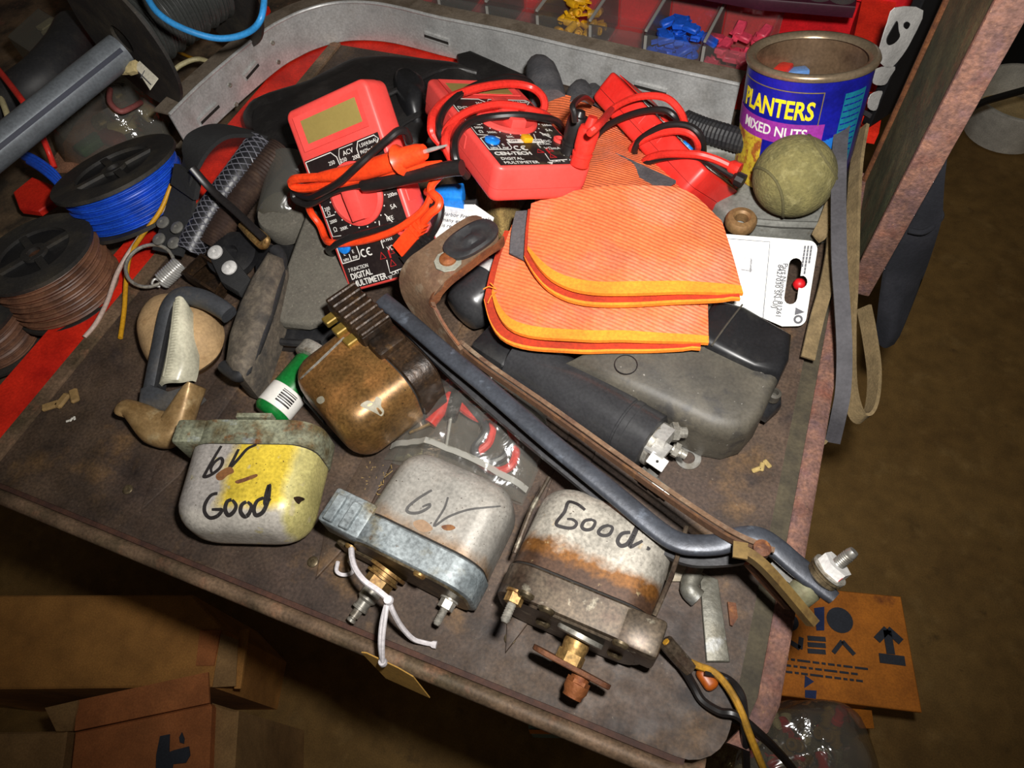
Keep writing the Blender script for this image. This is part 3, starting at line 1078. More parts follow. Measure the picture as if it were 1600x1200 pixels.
    dial = part('selector_dial', MB().lathe([(.0212, 0), (.0210, .0014), (.0185, .0026), (.0175, .0022), (0, .0022)], 40, T(0, -.0010, .0004)), m_c, t)
    g = MB()
    ol = [(-.0052, -.0170), (.0052, -.0170), (.0062, 0), (.0052, .0170), (-.0052, .0170), (-.0062, 0)]
    g.prism([(a, b - .001, .0085) for a, b in ol], .0065, .0012, 2)
    part('dial_grip', g, m_c, dial)
    for cy in (-.0310, -.0430, -.0550):
        part('jack', MB().lathe([(.0048, 0), (.0048, .0016), (.0036, .0020), (.0026, .0016), (.0026, .0002), (0, .0002)], 18, T(.0262, cy, .0003)), m_c, t)
    for s_ in (-1, 1):
        for k in range(3):
            part('grip_ridge', MB().rbox((s_ * (x - .0002) - .0006, -.012 + k * .012 - .004, -.013), (s_ * (x - .0002) + .0006, -.012 + k * .012 + .004, -.004), .0004, 1), m_c, t)
    return t


def lead(t, M, pts, m, r, name, axis='z', n=6, sgn=1):
    """cable over a meter: (px, py, height above the given face plane)"""
    P = []
    for p in pts:
        v = p[2]
        P.append(tuple(lp(M, axis, v, p[0], p[1])))
    return part(name, MB().tube(crom(P, n), r, 9), m, t)


MM1 = frame((-.247, .2829, .0853), [[.8902, -.4512, -.0627], [.2051, .5199, -.8293], [.4068, .7254, .5553]])
t1 = meter('leaning red multimeter with blank olive display, orange and black probes lying across it', MM1, m_case)
h = .0028
lead(t1, MM1, [(690, 272, h), (674, 290, h), (673, 308, h), (658, 332, h + .001), (620, 358, h + .001), (580, 373, h), (540, 380, h), (516, 379, h), (508, 372, -.004), (500, 352, -.010), (487, 334, -.008), (483, 322, -.004), (488, 310, h), (520, 300, h)], m_orangewire, .0026, 'red_lead')
lead(t1, MM1, [(676, 318, h), (662, 332, .001), (640, 345, h), (590, 359, h), (545, 372, h + .003), (518, 386, h), (514, 392, -.004), (525, 400, -.018)], m_blackwire, .0024, 'black_lead')
lead(t1, MM1, [(690, 258, .010), (640, 263, .012), (590, 272, .011), (530, 286, .010), (480, 294, .008), (460, 292, .008), (456, 284, .010), (466, 279, .012), (500, 277, .012)], m_orangewire, .0030, 'red_lead')
pr = [(500, 277, .012), (560, 268, .013), (620, 251, .014)]
part('red_probe', MB().tube(crom([tuple(lp(MM1, 'z', q[2], q[0], q[1])) for q in pr], 8), [.0032 + .0030 * min(1, i / 9) for i in range(17)], 12), m_orangewire, t1)
a, b, c_ = [lp(MM1, 'z', z_, x_, y_) for x_, y_, z_ in ((620, 252, .014), (632, 247, .0145), (663, 237, .015))]
part('probe_guard', MB().tube([a, a.lerp(b, .3), b.lerp(a, .6), b, c_.lerp(b, .3), c_], [.0062, .0095, .0098, .0066, .0060, .0046], 14), m_orangewire, t1)
part('probe_needle', MB().tube([c_, lp(MM1, 'z', .016, 680, 232), lp(MM1, 'z', .0165, 698, 227)], [.0013, .0012, .0006], 8), m_chrome, t1)
lead(t1, MM1, [(640, 222, -.002), (634, 206, .004), (622, 205, .010), (608, 216, .014), (580, 240, .0165), (556, 262, .0205), (530, 285, .019), (500, 302, .012), (484, 308, .008), (470, 305, .004), (460, 298, .002), (462, 312, .002), (485, 318, .004), (520, 300, .007), (545, 292, .008), (572, 288, .009)], m_blackwire, .0025, 'black_lead')
part('black_probe', MB().tube(crom([tuple(lp(MM1, 'z', q[2], q[0], q[1])) for q in ((568, 289, .009), (585, 287, .010), (640, 276, .011), (700, 264, .012), (722, 262, .012))], 6), [.0034] + [.0048] * 30, 12), m_blackwire, t1)


def plug(t, M, p0, p1, p2, m, lab):
    a, b, c = [lp(M, 'z', q[2], q[0], q[1]) for q in (p0, p1, p2)]
    mb = MB()
    d = (b - a)
    mb.strip([a, a + d * .98], .0098, .0080, normals=[(0, 0, 1)])
    for k in range(3):
        e = b + (c - b) * (k / 3)
        e2 = b + (c - b) * ((k + .7) / 3)
        mb.strip([e, e2], .0090 - k * .0012, .0076 - k * .001, normals=[(0, 0, 1)])
    mb.tube([b, c], .0028, 8)
    part(lab, mb, m, t)


plug(t1, MM1, (626, 390, .004), (650, 362, .006), (663, 346, .007), m_orangewire, 'red_plug')
plug(t1, MM1, (636, 408, .002), (660, 383, .004), (673, 368, .005), m_blackwire, 'black_plug')
lead(t1, MM1, [(660, 349, .007), (672, 334, .009), (684, 324, .008), (686, 313, .006), (676, 303, .004), (668, 300, -.004)], m_orangewire, .0028, 'red_lead')
lead(t1, MM1, [(671, 370, .005), (682, 352, .007), (688, 334, .006), (687, 318, .004), (678, 306, .001), (670, 300, -.006)], m_blackwire, .0026, 'black_lead')

MM2 = frame((-.169, .3632, .0988), [[.6712, -.719, .1804], [.6486, .6875, .3265], [-.3588, -.1022, .9278]])
t2 = meter('flat-lying red multimeter on the gloves, wound with leads, two plugs standing in it', MM2, m_case, True)
lead(t2, MM2, [(730, 276, -.012), (716, 258, -.004), (710, 236, .002), (713, 215, .003), (728, 195, .004), (760, 184, .005), (808, 180, .009), (845, 184, .008), (866, 188, .004), (877, 198, -.003), (878, 206, -.010)], m_blackwire, .0026, 'black_lead')
lead(t2, MM2, [(692, 224, -.006), (687, 206, .002), (687, 188, .003), (699, 165, .004), (728, 141, .005), (762, 127, .006), (800, 121, .006), (826, 128, .001), (838, 148, -.008)], m_blackwire, .0025, 'black_lead')
lead(t2, MM2, [(696, 232, -.008), (678, 212, -.003), (674, 198, .001), (679, 175, .003), (705, 152, .004), (750, 137, .006), (795, 131, .006), (828, 136, .005), (846, 149, .003), (851, 165, -.002), (845, 178, -.008)], m_redwire, .0029, 'red_lead')
lead(t2, MM2, [(708, 252, -.008), (698, 232, -.001), (697, 214, .003), (708, 194, .004), (730, 176, .005), (760, 167, .006), (800, 167, .007), (835, 174, .006), (852, 180, .001), (862, 188, -.008)], m_redwire, .0029, 'red_lead')
lead(t2, MM2, [(692, 222, -.004), (696, 205, .003), (712, 186, .006), (740, 171, .009), (780, 163, .011), (820, 168, .010)], m_redwire, .0026, 'red_lead')
for (bx, by_), (tx_, ty_), m, nm, z1 in (((889, 239), (900, 190), m_blackwire, 'black_plug', .030), ((905, 257), (920, 212), m_redwire, 'red_plug', .030)):
    a = lp(MM2, 'z', .0006, bx, by_)
    b = a + Vector((.0005, .001, z1))
    A = align(a, b - a)
    part(nm, MB().lathe([(.0062, 0), (.0062, .006), (.0066, .0064), (.0066, .008), (.0058, .0084), (.0066, .012), (.0068, .022), (.0060, .0245), (.0040, .025), (.0030, .031 if nm == 'red_plug' else .028)], 18, A), m, t2)
a = lp(MM2, 'z', .030, 899, 190)
lead(t2, MM2, [(899, 190, .029), (897, 176, .034), (895, 166, .036), (903, 156, .032), (914, 152, .022), (925, 160, .006)], m_blackwire, .0020, 'black_lead')
lead(t2, MM2, [(921, 208, .032), (930, 200, .036), (942, 188, .034), (955, 172, .024)], m_redwire, .0024, 'red_lead')

# third meter on edge: moved a little nearer than its case size asks, so it stands on the pile
k3 = .93
R3 = [[.3839, -.7656, .5162], [.5627, .6372, .5266], [-.7321, .0883, .6755]]
l3 = CAMC + (Vector((-.0692, .4652, .032)) - CAMC) * k3
MM3 = frame(l3, [[v * k3 for v in r] for r in R3])
t3 = meter('red multimeter standing on its edge beside the orange gloves, leads looped over its side', MM3, m_case3)
xs = -MW / 2
lead(t3, MM3, [(928, 222, xs - .002), (934, 203, xs - .006), (955, 172, xs - .010), (995, 152, xs - .014), (1037, 152, xs - .012), (1060, 170, xs - .006), (1070, 192, xs + .004), (1072, 205, xs + .018)], m_redwire, .0027, 'red_lead', 'x')
lead(t3, MM3, [(926, 228, xs - .001), (936, 208, xs - .004), (960, 190, xs - .006), (1000, 175, xs - .008), (1037, 172, xs - .007), (1056, 184, xs - .002), (1064, 200, xs + .012)], m_blackwire, .0026, 'black_lead', 'x')
lead(t3, MM3, [(992, 244, xs + .006), (992, 232, xs - .002), (1003, 216, xs - .006), (1037, 197, xs - .009), (1072, 196, xs - .007), (1093, 210, xs - .002), (1099, 235, xs + .012), (1094, 250, xs + .028)], m_blackwire, .0026, 'black_lead', 'x')
lead(t3, MM3, [(988, 238, xs + .008), (990, 228, xs - .002), (1020, 211, xs - .006), (1060, 204, xs - .006), (1084, 212, xs - .002), (1092, 228, xs + .006), (1088, 244, xs + .022)], m_redwire, .0029, 'red_lead', 'x')
lead(t3, MM3, [(1006, 262, xs + .010), (1008, 251, xs - .002), (1035, 241, xs - .007), (1085, 241, xs - .006), (1115, 248, xs + .000), (1142, 260, xs + .006)], m_redwire, .0029, 'red_lead', 'x')
lead(t3, MM3, [(1004, 264, xs + .010), (1008, 256, xs - .002), (1030, 248, xs - .004), (1070, 243, xs - .003), (1100, 249, xs + .002), (1130, 266, xs + .006), (1150, 278, xs + .008)], m_blackwire, .0025, 'black_lead', 'x')
for q0, q1, m, nm in (((1138, 258), (1156, 266), m_redwire, 'red_plug'), ((1146, 276), (1162, 284), m_blackwire, 'black_plug')):
    a, b = lp(MM3, 'x', xs + .006, *q0), lp(MM3, 'x', xs + .008, *q1)
    part(nm, MB().tube([a, a.lerp(b, .3), b], [.0030, .0050, .0050], 10), m, t3)

# ------------------------------------------------------------------ work gloves
m_glove = mat('orange_ribbed_knit', (236, 118, 66), .85, layers=[((222, 132, 100), 'n', 30, .5, .72), ((176, 104, 84), 'n', 16, .58, .76), ((240, 132, 84), 'n', 300, .6, .75)], wave=(120, (204, 78, 36), 1.0, ('Y', 8), .3), bump=.5)
m_bind = mat('orange_binding', (255, 136, 32), .8, bump=.2, bscale=900)
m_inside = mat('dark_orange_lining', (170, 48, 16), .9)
m_greysuede = mat('grey_suede', (92, 90, 92), .9, layers=[((70, 70, 74), 'n', 60, .4, .65)], bump=.5, bscale=700)


def cuff(t, top, right, bottom, left, gap, under_shift, band=.075):
    f = coons(wp(top), wp(right), wp(bottom), wp(left))

    def g(u, v):
        p = f(u, v)
        return p + Vector((0, 0, .0012 * nz(p, 38) + .0016 * math.sin(u * math.pi)))
    part('cuff', MB().shell(lambda u, v: g(u, v * (1 - band)), 26, 18, .0016), m_glove, t, True, 60)
    part('cuff_binding', MB().shell(lambda u, v: g(u, 1 - band + v * band) + Vector((0, 0, .0006)), 30, 3, .0026), m_bind, t, True, 60)

    def lowr(u, v):
        p = g(u, v)
        s_ = under_shift
        return p + Vector((s_[0], s_[1], -gap * (math.sin(min(1, u * 1.02 + .02) * math.pi) ** .5)))
    b2 = band * .22
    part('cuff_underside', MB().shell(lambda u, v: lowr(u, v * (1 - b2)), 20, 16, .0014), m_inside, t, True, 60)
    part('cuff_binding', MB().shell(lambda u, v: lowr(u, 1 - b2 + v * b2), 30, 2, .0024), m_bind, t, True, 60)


# under glove
gl1 = thing('work_glove', 'orange knit work glove underneath, its rounded cuff draped over the black plastic box', 'glove', W(940, 480, .045), 'pair of orange gloves')
cuff(gl1, [(800, 352, .060), (900, 345, .062), (1000, 350, .062), (1100, 400, .058)],
     [(1100, 400, .058), (1106, 470, .055), (1107, 537, .052)],
     [(768, 458, .056), (778, 492, .056), (800, 518, .056), (850, 531, .056), (920, 534, .055), (1010, 535, .054), (1107, 537, .052)],
     [(800, 352, .060), (782, 400, .058), (768, 458, .056)], .0066, (-.0036, -.0050, 0))
part('grey_trim', MB().shell(coons(wp([(806, 330, .0655), (829, 328, .067)]), wp([(829, 328, .067), (826, 370, .066), (824, 408, .064)]), wp([(796, 395, .063), (824, 408, .064)]), wp([(806, 330, .0655), (799, 360, .065), (796, 395, .063)])), 5, 8, .0012), m_greysuede, gl1, True, 60)
part('frayed_threads', MB().tube(wp([(776, 452, .058), (764, 448, .060), (755, 452, .059)]), .0004, 5).tube(wp([(776, 456, .058), (768, 462, .059), (762, 474, .057)]), .0004, 5).tube(wp([(774, 450, .058), (766, 442, .061)]), .0004, 5), m_bind, gl1, True)
# upper glove
gl2 = thing('work_glove', 'orange knit work glove on top, under the two right multimeters, with grey suede patches', 'glove', W(990, 400, .06), 'pair of orange gloves')
cuff(gl2, [(830, 318, .074), (900, 300, .078), (1000, 292, .078), (1075, 300, .074), (1128, 345, .068)],
     [(1128, 345, .068), (1145, 400, .066), (1161, 460, .064)],
     [(824, 392, .070), (842, 420, .070), (868, 443, .069), (910, 458, .069), (980, 462, .068), (1080, 458, .066), (1161, 460, .064)],
     [(830, 318, .074), (826, 352, .072), (824, 392, .070)], .0060, (-.0008, -.0042, 0), .10)
# hand part: palm and fingers running back under the meters
f = coons(wp([(838, 150, .050), (880, 150, .055), (930, 168, .055), (985, 200, .050)]), wp([(985, 200, .050), (1035, 262, .062), (1090, 318, .070)]),
          wp([(836, 330, .070), (900, 306, .076), (1000, 296, .076), (1090, 318, .070)]), wp([(838, 150, .050), (836, 240, .050), (836, 330, .070)]))
part('palm', MB().shell(lambda u, v: f(u, v) + Vector((0, 0, .004 * nz(f(u, v), 26, 2))), 22, 18, .006), m_glove, gl2, True, 60)
for pts, w_ in (([(938, 240, .062), (985, 262, .066), (1045, 290, .074)], .013), ([(925, 150, .058), (965, 176, .060), (985, 205, .058)], .012)):
    pp = wp(pts)
    part('suede_patch', MB().strip(pp, w_, .0022, normals=[(0, .1, 1)]), m_greysuede, gl2, True, 60)
for pts, rs in (([(858, 165, .050), (852, 135, .050), (845, 112, .048), (838, 100, .045)], [.015, .0145, .013, .008]),
                ([(905, 175, .048), (905, 150, .046), (908, 136, .044)], [.012, .011, .007]),
                ([(955, 190, .045), (935, 160, .042), (925, 140, .040)], [.010, .010, .006])):
    pp = crom([tuple(W(*q)) for q in pts], 4)
    rr2 = [rs[min(len(rs) - 1, int(i / 4))] + (rs[min(len(rs) - 1, int(i / 4) + 1)] - rs[min(len(rs) - 1, int(i / 4))]) * (i % 4) / 4 for i in range(len(pp))]
    part('finger', MB().tube(pp, rr2, 12), m_greysuede, gl2, True, 60)

# ------------------------------------------------------------------ string and card tag on the silver motor
sg = thing('string_tag', 'buff card tag on knotted white string hanging over the front edge', 'tag', W(600, 950, .03))
pS = lp(M6, 'y', -d6 / 2 - .006, 551, 862)
S = [M6 @ lp(M6, 'y', -d6 / 2 - .004, 549, 858)] + [W(*q) for q in ((550, 872, .040), (556, 890, .044), (570, 908, .046), (590, 922, .046), (606, 935, .044))]
part('string', MB().tube(crom([tuple(p) for p in S], 6), .0016, 7), m_string, sg, True)
knot = W(607, 938, .044)
part('knot', MB().lathe([(0, -.003), (.0022, -.002), (.0028, 0), (.0022, .002), (0, .003)], 10, T(*knot)), m_string, sg, True)
part('string', MB().tube(wp([(607, 938, .044), (615, 958, .036), (628, 980, .022), (645, 998, .010), (662, 1004, .004), (682, 1008, .003)]), [.0014] * 28 + [.0022] * 4, 7), m_string, sg, True)
part('string', MB().tube(wp([(606, 940, .044), (602, 965, .040), (598, 1000, .030), (598, 1034, .018)]), .0012, 7), m_string, sg, True)
part('string', MB().tube(wp([(605, 940, .043), (597, 970, .038), (594, 1005, .028), (597, 1034, .017)]), .0012, 7), m_string, sg, True)
lk = W(598, 1035, .016)
part('string_loop', MB().tube(wp([(528, 878, .012), (526, 892, .008), (535, 898, .006), (548, 896, .006), (552, 888, .010), (546, 876, .014)]), .0012, 7), m_string, sg, True)
part('knot', MB().lathe([(0, -.003), (.0022, -.002), (.0026, 0), (.002, .002), (0, .003)], 10, T(*lk)), m_string, sg, True)
c0, c1, c2, c3 = W(565, 1018, .018), W(650, 1058, .010), W(672, 1089, -.022), W(603, 1058, -.018)
part('card', MB().prism([c0, W(573, 1019, .018), W(622, 1042, .014), W(646, 1056, .010), c2, c3], (0, -.0006, -.0004)), m_tagcard, sg, True)

# ------------------------------------------------------------------ linkage arm (dark blue-grey double bar with threaded stud)
m_link = mat('dark_blue_grey_steel', (70, 74, 82), .42, .35, layers=[((58, 60, 66), 'n', 30, .42, .65), ((110, 118, 130), 'n', 70, .6, .75)], bump=.15, bscale=300)
m_linkdark = mat('dark_grey_steel', (58, 58, 60), .5, .4, layers=[((76, 76, 78), 'n', 60, .5, .7)], bump=.15)
m_graynut = mat('grey_steel', (160, 158, 152), .4, .7, layers=[((120, 112, 98), 'n', 90, .5, .7)])
m_whitepaint = mat('white_metal', (205, 203, 200), .5)
la = thing('linkage_arm', 'long blue-grey double-bar wiper linkage arm with cranked end and upright threaded stud', 'arm', W(850, 690, .03))
path = [(597, 468, .062), (640, 503, .060), (700, 555, .058), (760, 604, .057), (860, 690, .056), (960, 772, .055), (1030, 830, .055), (1062, 848, .056), (1090, 852, .057), (1125, 850, .058), (1155, 840, .060), (1185, 840, .061), (1212, 856, .061), (1240, 880, .060), (1270, 905, .059), (1303, 935, .058)]
P = wp(path, 6)
k = len(P)
part('upper_bar', MB().oval(P, [.0112 if i < k - 8 else .0112 - .0006 * (i - k + 8) for i in range(k)], .0055), m_link, la, True, 60)
lowp = [(612, 486, .046), (700, 574, .044), (800, 662, .042), (900, 744, .042), (1000, 826, .042), (1040, 856, .043), (1080, 872, .044), (1130, 872, .045), (1160, 868, .046)]
part('lower_bar', MB().strip(wp(lowp, 6), .0085, .0040, normals=[(0, 0, 1)]), m_linkdark, la, True, 50)
part('lower_bar', MB().strip(wp([(1205, 880, .050), (1225, 896, .050), (1256, 914, .050)]), .0070, .0035, normals=[(0, 0, 1)]), m_graynut, la, True, 50)
SA = align(W(1278, 906, .058), (.42, .55, .72)) @ Matrix.Scale(.64, 4)
part('bushing', MB().lathe([(.0095, -.024), (.0110, -.022), (.0110, -.010), (.0096, -.008), (.0096, -.003)], 22, SA), mat('green_grey_bush', (120, 118, 92), .6, .3, layers=[((92, 84, 58), 'n', 80, .45, .7)]), la, True)
part('stud_collar', MB().lathe([(.0100, .002), (.0125, .004), (.0125, .008), (.0138, .0085), (.0138, .0100), (.0120, .0104)], 24, SA), m_plate, la, True)
part('stud_washer', MB().lathe([(.0138, .0112), (.0138, .0130), (.007, .0130)], 24, SA), m_steel, la, True)
part('stud_nut', nut(MB(), .0118, .0130, .0205, SA), m_whitepaint, la, True, 20)
part('red_mark', MB().box((-.0095, -.0075, .014), (-.0045, -.0072, .018), SA @ Rz(20)), m_redprint, la, True)
prof = [(.0048, .018)]
for i in range(7):
    prof += [(.0048, .0205 + i * .0016), (.0043, .0213 + i * .0016)]
part('threaded_stud', MB().lathe(prof + [(.0045, .033), (.0036, .036)], 14, SA), m_graynut, la, True)

# rusty bent arm: flat head with rubber pad, bends down and runs on edge as a thin strap
ra = thing('bent_arm', 'rusty bent steel arm with oval rubber pad and long thin strap ending in brass', 'arm', W(700, 420, .06))
m_rustarm = mat('brown_rusted_steel', (116, 90, 68), .7, .25, layers=[((92, 66, 50), 'n', 50, .45, .65), ((134, 116, 96), 'n', 90, .55, .7), ((140, 92, 76), 'n', 40, .62, .72)], bump=.4, bscale=400)
hp = [(765, 355, .088), (735, 372, .088), (700, 398, .087), (672, 420, .085), (655, 440, .078), (652, 462, .068), (668, 492, .058), (692, 524, .052), (720, 556, .049)]
hs = crom([tuple(W(*q)) for q in hp], 6)
n_ = len(hs)
sideA = (W(790, 385, .088) - W(720, 345, .088)).normalized()
sideB = Vector((.10, .10, 1)).normalized()
sides = []
for i in range(n_):
    t_ = max(0, min(1, (i / (n_ - 1) - .52) / .46))
    t_ = t_ * t_ * (3 - 2 * t_)
    sides.append((sideA * (1 - t_) + (sideB * .9) * t_ + sideA * .25 * t_))
ws = [.0300 - .004 * max(0, (i / (n_ - 1) - .3)) - .013 * max(0, min(1, (i / (n_ - 1) - .7) / .3)) for i in range(n_)]
ws[0] = .020
ws[1] = .0255
ws[2] = .0285
part('head_plate', MB().strip(hs, ws, .0026, sides=sides), m_rustarm, ra, True, 50)
fl0 = [p + s_.normalized() * (w_ / 2) - Vector((0, 0, .0022)) for p, s_, w_ in zip(hs, sides, ws)]
part('plate_flange', MB().strip(fl0[1:-2], .0065, .0016, sides=[Vector((0, 0, 1))]), m_rust, ra, True, 50)
hc_, hn = W(736, 374, .0905), Vector((0, 0, 1))
HA = align(hc_, (0, .0, 1), (W(765, 355, .09) - W(700, 398, .09)))
ovl = lambda r1, r2, z: [Vector((r1 * math.copysign(abs(math.cos(a)) ** .8, math.cos(a)), r2 * math.copysign(abs(math.sin(a)) ** .8, math.sin(a)), z)) for a in [2 * math.pi * i / 28 for i in range(28)]]
part('rubber_pad', MB().loft([ovl(.0188, .0110, -.001), ovl(.0188, .0110, .0012), ovl(.0145, .0092, .0022), ovl(.0120, .0072, .0012), ovl(.0060, .0040, .0006), ovl(.0034, .0024, .0022), ovl(.001, .0008, .0026)], M=HA), m_rubber, ra, True, 50)
part('rivet', MB().lathe([(.0055, 0), (.0052, .0016), (.0034, .0028), (0, .0032)], 18, T(*W(700, 406, .0884))), m_orangerust, ra, True)
part('worn_patch', MB().lathe([(.0088, 0), (.0086, .0003), (0, .0003)], 9, T(*W(700, 408, .0884))), mat('bare_zinc', (160, 160, 146), .5, .3), ra, True)
tp = [(712, 540, .050), (760, 578, .050), (850, 640, .050), (950, 712, .051), (1050, 783, .055), (1130, 836, .064), (1185, 862, .068), (1200, 868, .068)]
TP = wp(tp)
m_strap = mat('dark_rusty_strap', (90, 64, 46), .65, .2, layers=[((120, 84, 52), 'n', 120, .55, .7)], bump=.3)
part('strap', MB().strip(TP, .0042, .0016, sides=[Vector((.15, .15, 1))]), m_strap, ra, True, 40)
part('strap_edge', MB().strip([p + Vector((.0020, .0028, .0016)) for p in TP], .0026, .0014, normals=[(0, 0, 1)]), m_rustarm, ra, True, 40)
cb = wp([(1148, 856, .070), (1175, 870, .070), (1200, 892, .068), (1235, 932, .062), (1270, 974, .056)])
m_dbrass = mat('dark_brass', (122, 98, 54), .45, .4, layers=[((86, 62, 38), 'n', 90, .5, .7)])
part('brass_clip', MB().strip(cb, .0042, .0065, normals=[(0, 0, 1)]), m_dbrass, ra, True, 40)
part('clip_tab', MB().strip(wp([(1145, 858, .0735), (1168, 862, .0735)]), .0080, .0016, normals=[(0, 0, 1)]), m_dbrass, ra, True)
part('clip_rivet', MB().lathe([(.0042, -.004), (.0042, .002), (.002, .003), (0, .003)], 14, T(*W(1190, 858, .0705))), m_rust, ra, True)
part('strap_side', MB().strip(wp([(1168, 880, .052), (1200, 915, .046), (1232, 950, .040)]), .006, .002, sides=[(0, 0, 1)]), m_rust, ra, True)

# ------------------------------------------------------------------ black plastic box and electric motor
m_dustblack = mat('dusty_black_plastic', (62, 59, 53), .55, layers=[((82, 77, 67), 'n', 24, .35, .6), ((54, 52, 50), 'n', 80, .55, .72), ((140, 136, 128), 'n', 260, .7, .76, 2)], bump=.12, bscale=300)
m_black = mat('black_plastic', (30, 30, 32), .38, layers=[((58, 57, 55), 'n', 30, .52, .75)])
bx = thing('plastic_box', 'dusty black plastic housing box under the orange gloves, right of the black cylinder', 'box', W(1080, 600, 0))
top = [(880, 560, .044), (1000, 500, .048), (1100, 462, .048), (1165, 478, .046), (1238, 520, .042), (1232, 560, .042), (1196, 640, .040), (1172, 668, .038), (1142, 678, .036), (1108, 672, .036), (1000, 618, .040)]
topw = [W(*q) for q in top]
part('shell', MB().prism(topw, .034, .009, 4), m_dustblack, bx, True, 60)
part('side_cover', MB().prism([W(*q) for q in ((1118, 462, .0495), (1165, 474, .0485), (1240, 518, .045), (1236, 556, .044), (1222, 584, .043), (1180, 570, .0465), (1104, 536, .0485), (1082, 512, .0495))], .030, .006, 3), m_black, bx, True, 60)
part('seam', MB().tube(wp([(1160, 476, .0492), (1135, 508, .0496), (1112, 540, .0482)]), .0006, 6), m_dustblack, bx, True)
part('base', MB().prism([W(q[0] * .97 + 1080 * .03, q[1] * .97 + 580 * .03, .012) for q in top], .0115, .002, 2), m_black, bx, True, 60)
part('lug', MB().prism([W(*q) for q in ((1178, 640, .024), (1200, 608, .024), (1222, 616, .022), (1222, 632, .020), (1200, 652, .020))], .007, .002, 2), m_black, bx, True, 60)
part('lug_pin', MB().lathe([(.004, 0), (.004, .006), (.0022, .0065), (.002, .003), (0, .003)], 14, T(*W(1207, 622, .024))), m_dustblack, bx, True)
part('round_mark', MB().lathe([(.0070, 0), (.0072, .0004), (.0066, .0004)], 26, T(*W(978, 570, .0445)), closed=True), m_black, bx, True)

em = thing('electric_motor', 'glossy black cylinder electric motor with metal terminals, lying beside the plastic box', 'motor', W(900, 610, 0))
a, b = W(812, 560, .0205), W(1018, 690, .0205)
ax = (b - a).normalized()
A = align(a, ax, (0, 0, 1))
L = (b - a).length
m_gloss = mat('glossy_black', (52, 52, 54), .28, layers=[((52, 52, 52), 'n', 20, .5, .8)])
part('can_body', MB().lathe([(.012, -.004), (.0188, 0), (.0188, L - .020), (.0180, L - .0195), (.0180, L - .0185), (.0188, L - .018), (.0188, L - .014), (.0183, L - .0135), (.0183, L), (.016, L + .001)], 32, A), m_gloss, em, True, 40)
part('mount_bracket', MB().prism([W(*q) for q in ((788, 556, .030), (850, 552, .034), (872, 560, .034), (866, 590, .030), (838, 588, .032), (820, 575, .032), (800, 580, .030))], .012, .003, 2), m_dustblack, em, True)
part('gear_end', MB().rbox((-.018, -.016, -.030), (.010, .016, .001), .004, 2, A), m_black, em, True)
part('end_cap', MB().lathe([(.0145, L + .0005), (.0145, L + .004), (.010, L + .0045), (.005, L + .0045), (.005, L + .008)], 24, A), m_steel, em, True)
for q, s_ in (((1028, 700, .030), (.0065, .0095, .0012)), ((1036, 684, .030), (.004, .010, .005))):
    p = W(*q)
    part('terminal', MB().box((-s_[0], -s_[1] * .6, -s_[2]), (s_[0], s_[1] * .6, s_[2]), align(p, (0, .2, 1), ax)), m_chrome, em, True)
part('terminal_tab', MB().rbox((-.0055, -.004, -.0008), (.0055, .004, .0008), .0004, 1, align(W(1027, 721, .030), (.1, -.3, 1), ax)), m_whitepaint, em, True)
part('terminal_hole', MB().lathe([(.0009, 0), (.0009, .0004), (0, .0004)], 10, align(W(1027, 721, .031), (.1, -.3, 1))), m_gap, em, True)
for q0, q1, r in (((1046, 675, .028), (1072, 676, .026), .0042), ((1050, 700, .024), (1072, 712, .022), .0032)):
    p, q = W(*q0), W(*q1)
    B = align(p, q - p)
    ll = (q - p).length
    part('terminal_bolt', nut(MB().lathe([(r, 0), (r, ll * .6), (r * .8, ll * .65), (r * .8, ll)], 12, B), r * 1.5, ll * .1, ll * .45, B), m_steel, em, True, 30)
part('terminal_bolt', nut(MB().lathe([(.0042, 0), (.0042, .018), (.0036, .0185), (.0036, .022)], 12, align(W(1000, 737, .012), W(1040, 770, .010) - W(1000, 737, .012))), .0055, .003, .010, align(W(1000, 737, .012), W(1040, 770, .010) - W(1000, 737, .012))), m_graynut, em, True, 30)
single('washer', 'thin grey washer lying flat beside the cylinder motor terminals', 'washer', MB().lathe([(.0042, 0), (.0080, 0), (.0080, .0010), (.0042, .0010)], 28, T(*W(1075, 716, .0003)), closed=True), m_graynut)

# ------------------------------------------------------------------ white blister card
wc_ = thing('hang_card', 'white printed hang card with a slot, tucked between glove and black box', 'card', W(1210, 440, .03))
cA, cB, cC, cD = W(1098, 363, .045), W(1279, 377, .045), W(1258, 511, .010), W(1258, 511, .010)
ex = (cB - cA).normalized()
nrm = ex.cross(cC - cB).normalized()
nrm = nrm if nrm.z > 0 else -nrm
ey = nrm.cross(ex)
CM = Matrix(((ex.x, ey.x, nrm.x, cB.x), (ex.y, ey.y, nrm.y, cB.y), (ex.z, ey.z, nrm.z, cB.z), (0, 0, 0, 1)))
Lc = lambda px, py: lp(CM, 'z', 0, px, py)
q1, q2 = Lc(1258, 511), Lc(1085, 466)


def arc(cx, cy, r, a0, a1, n=6):
    return [(cx + r * math.cos(R_(a0 + (a1 - a0) * i / n)), cy + r * math.sin(R_(a0 + (a1 - a0) * i / n))) for i in range(n + 1)]


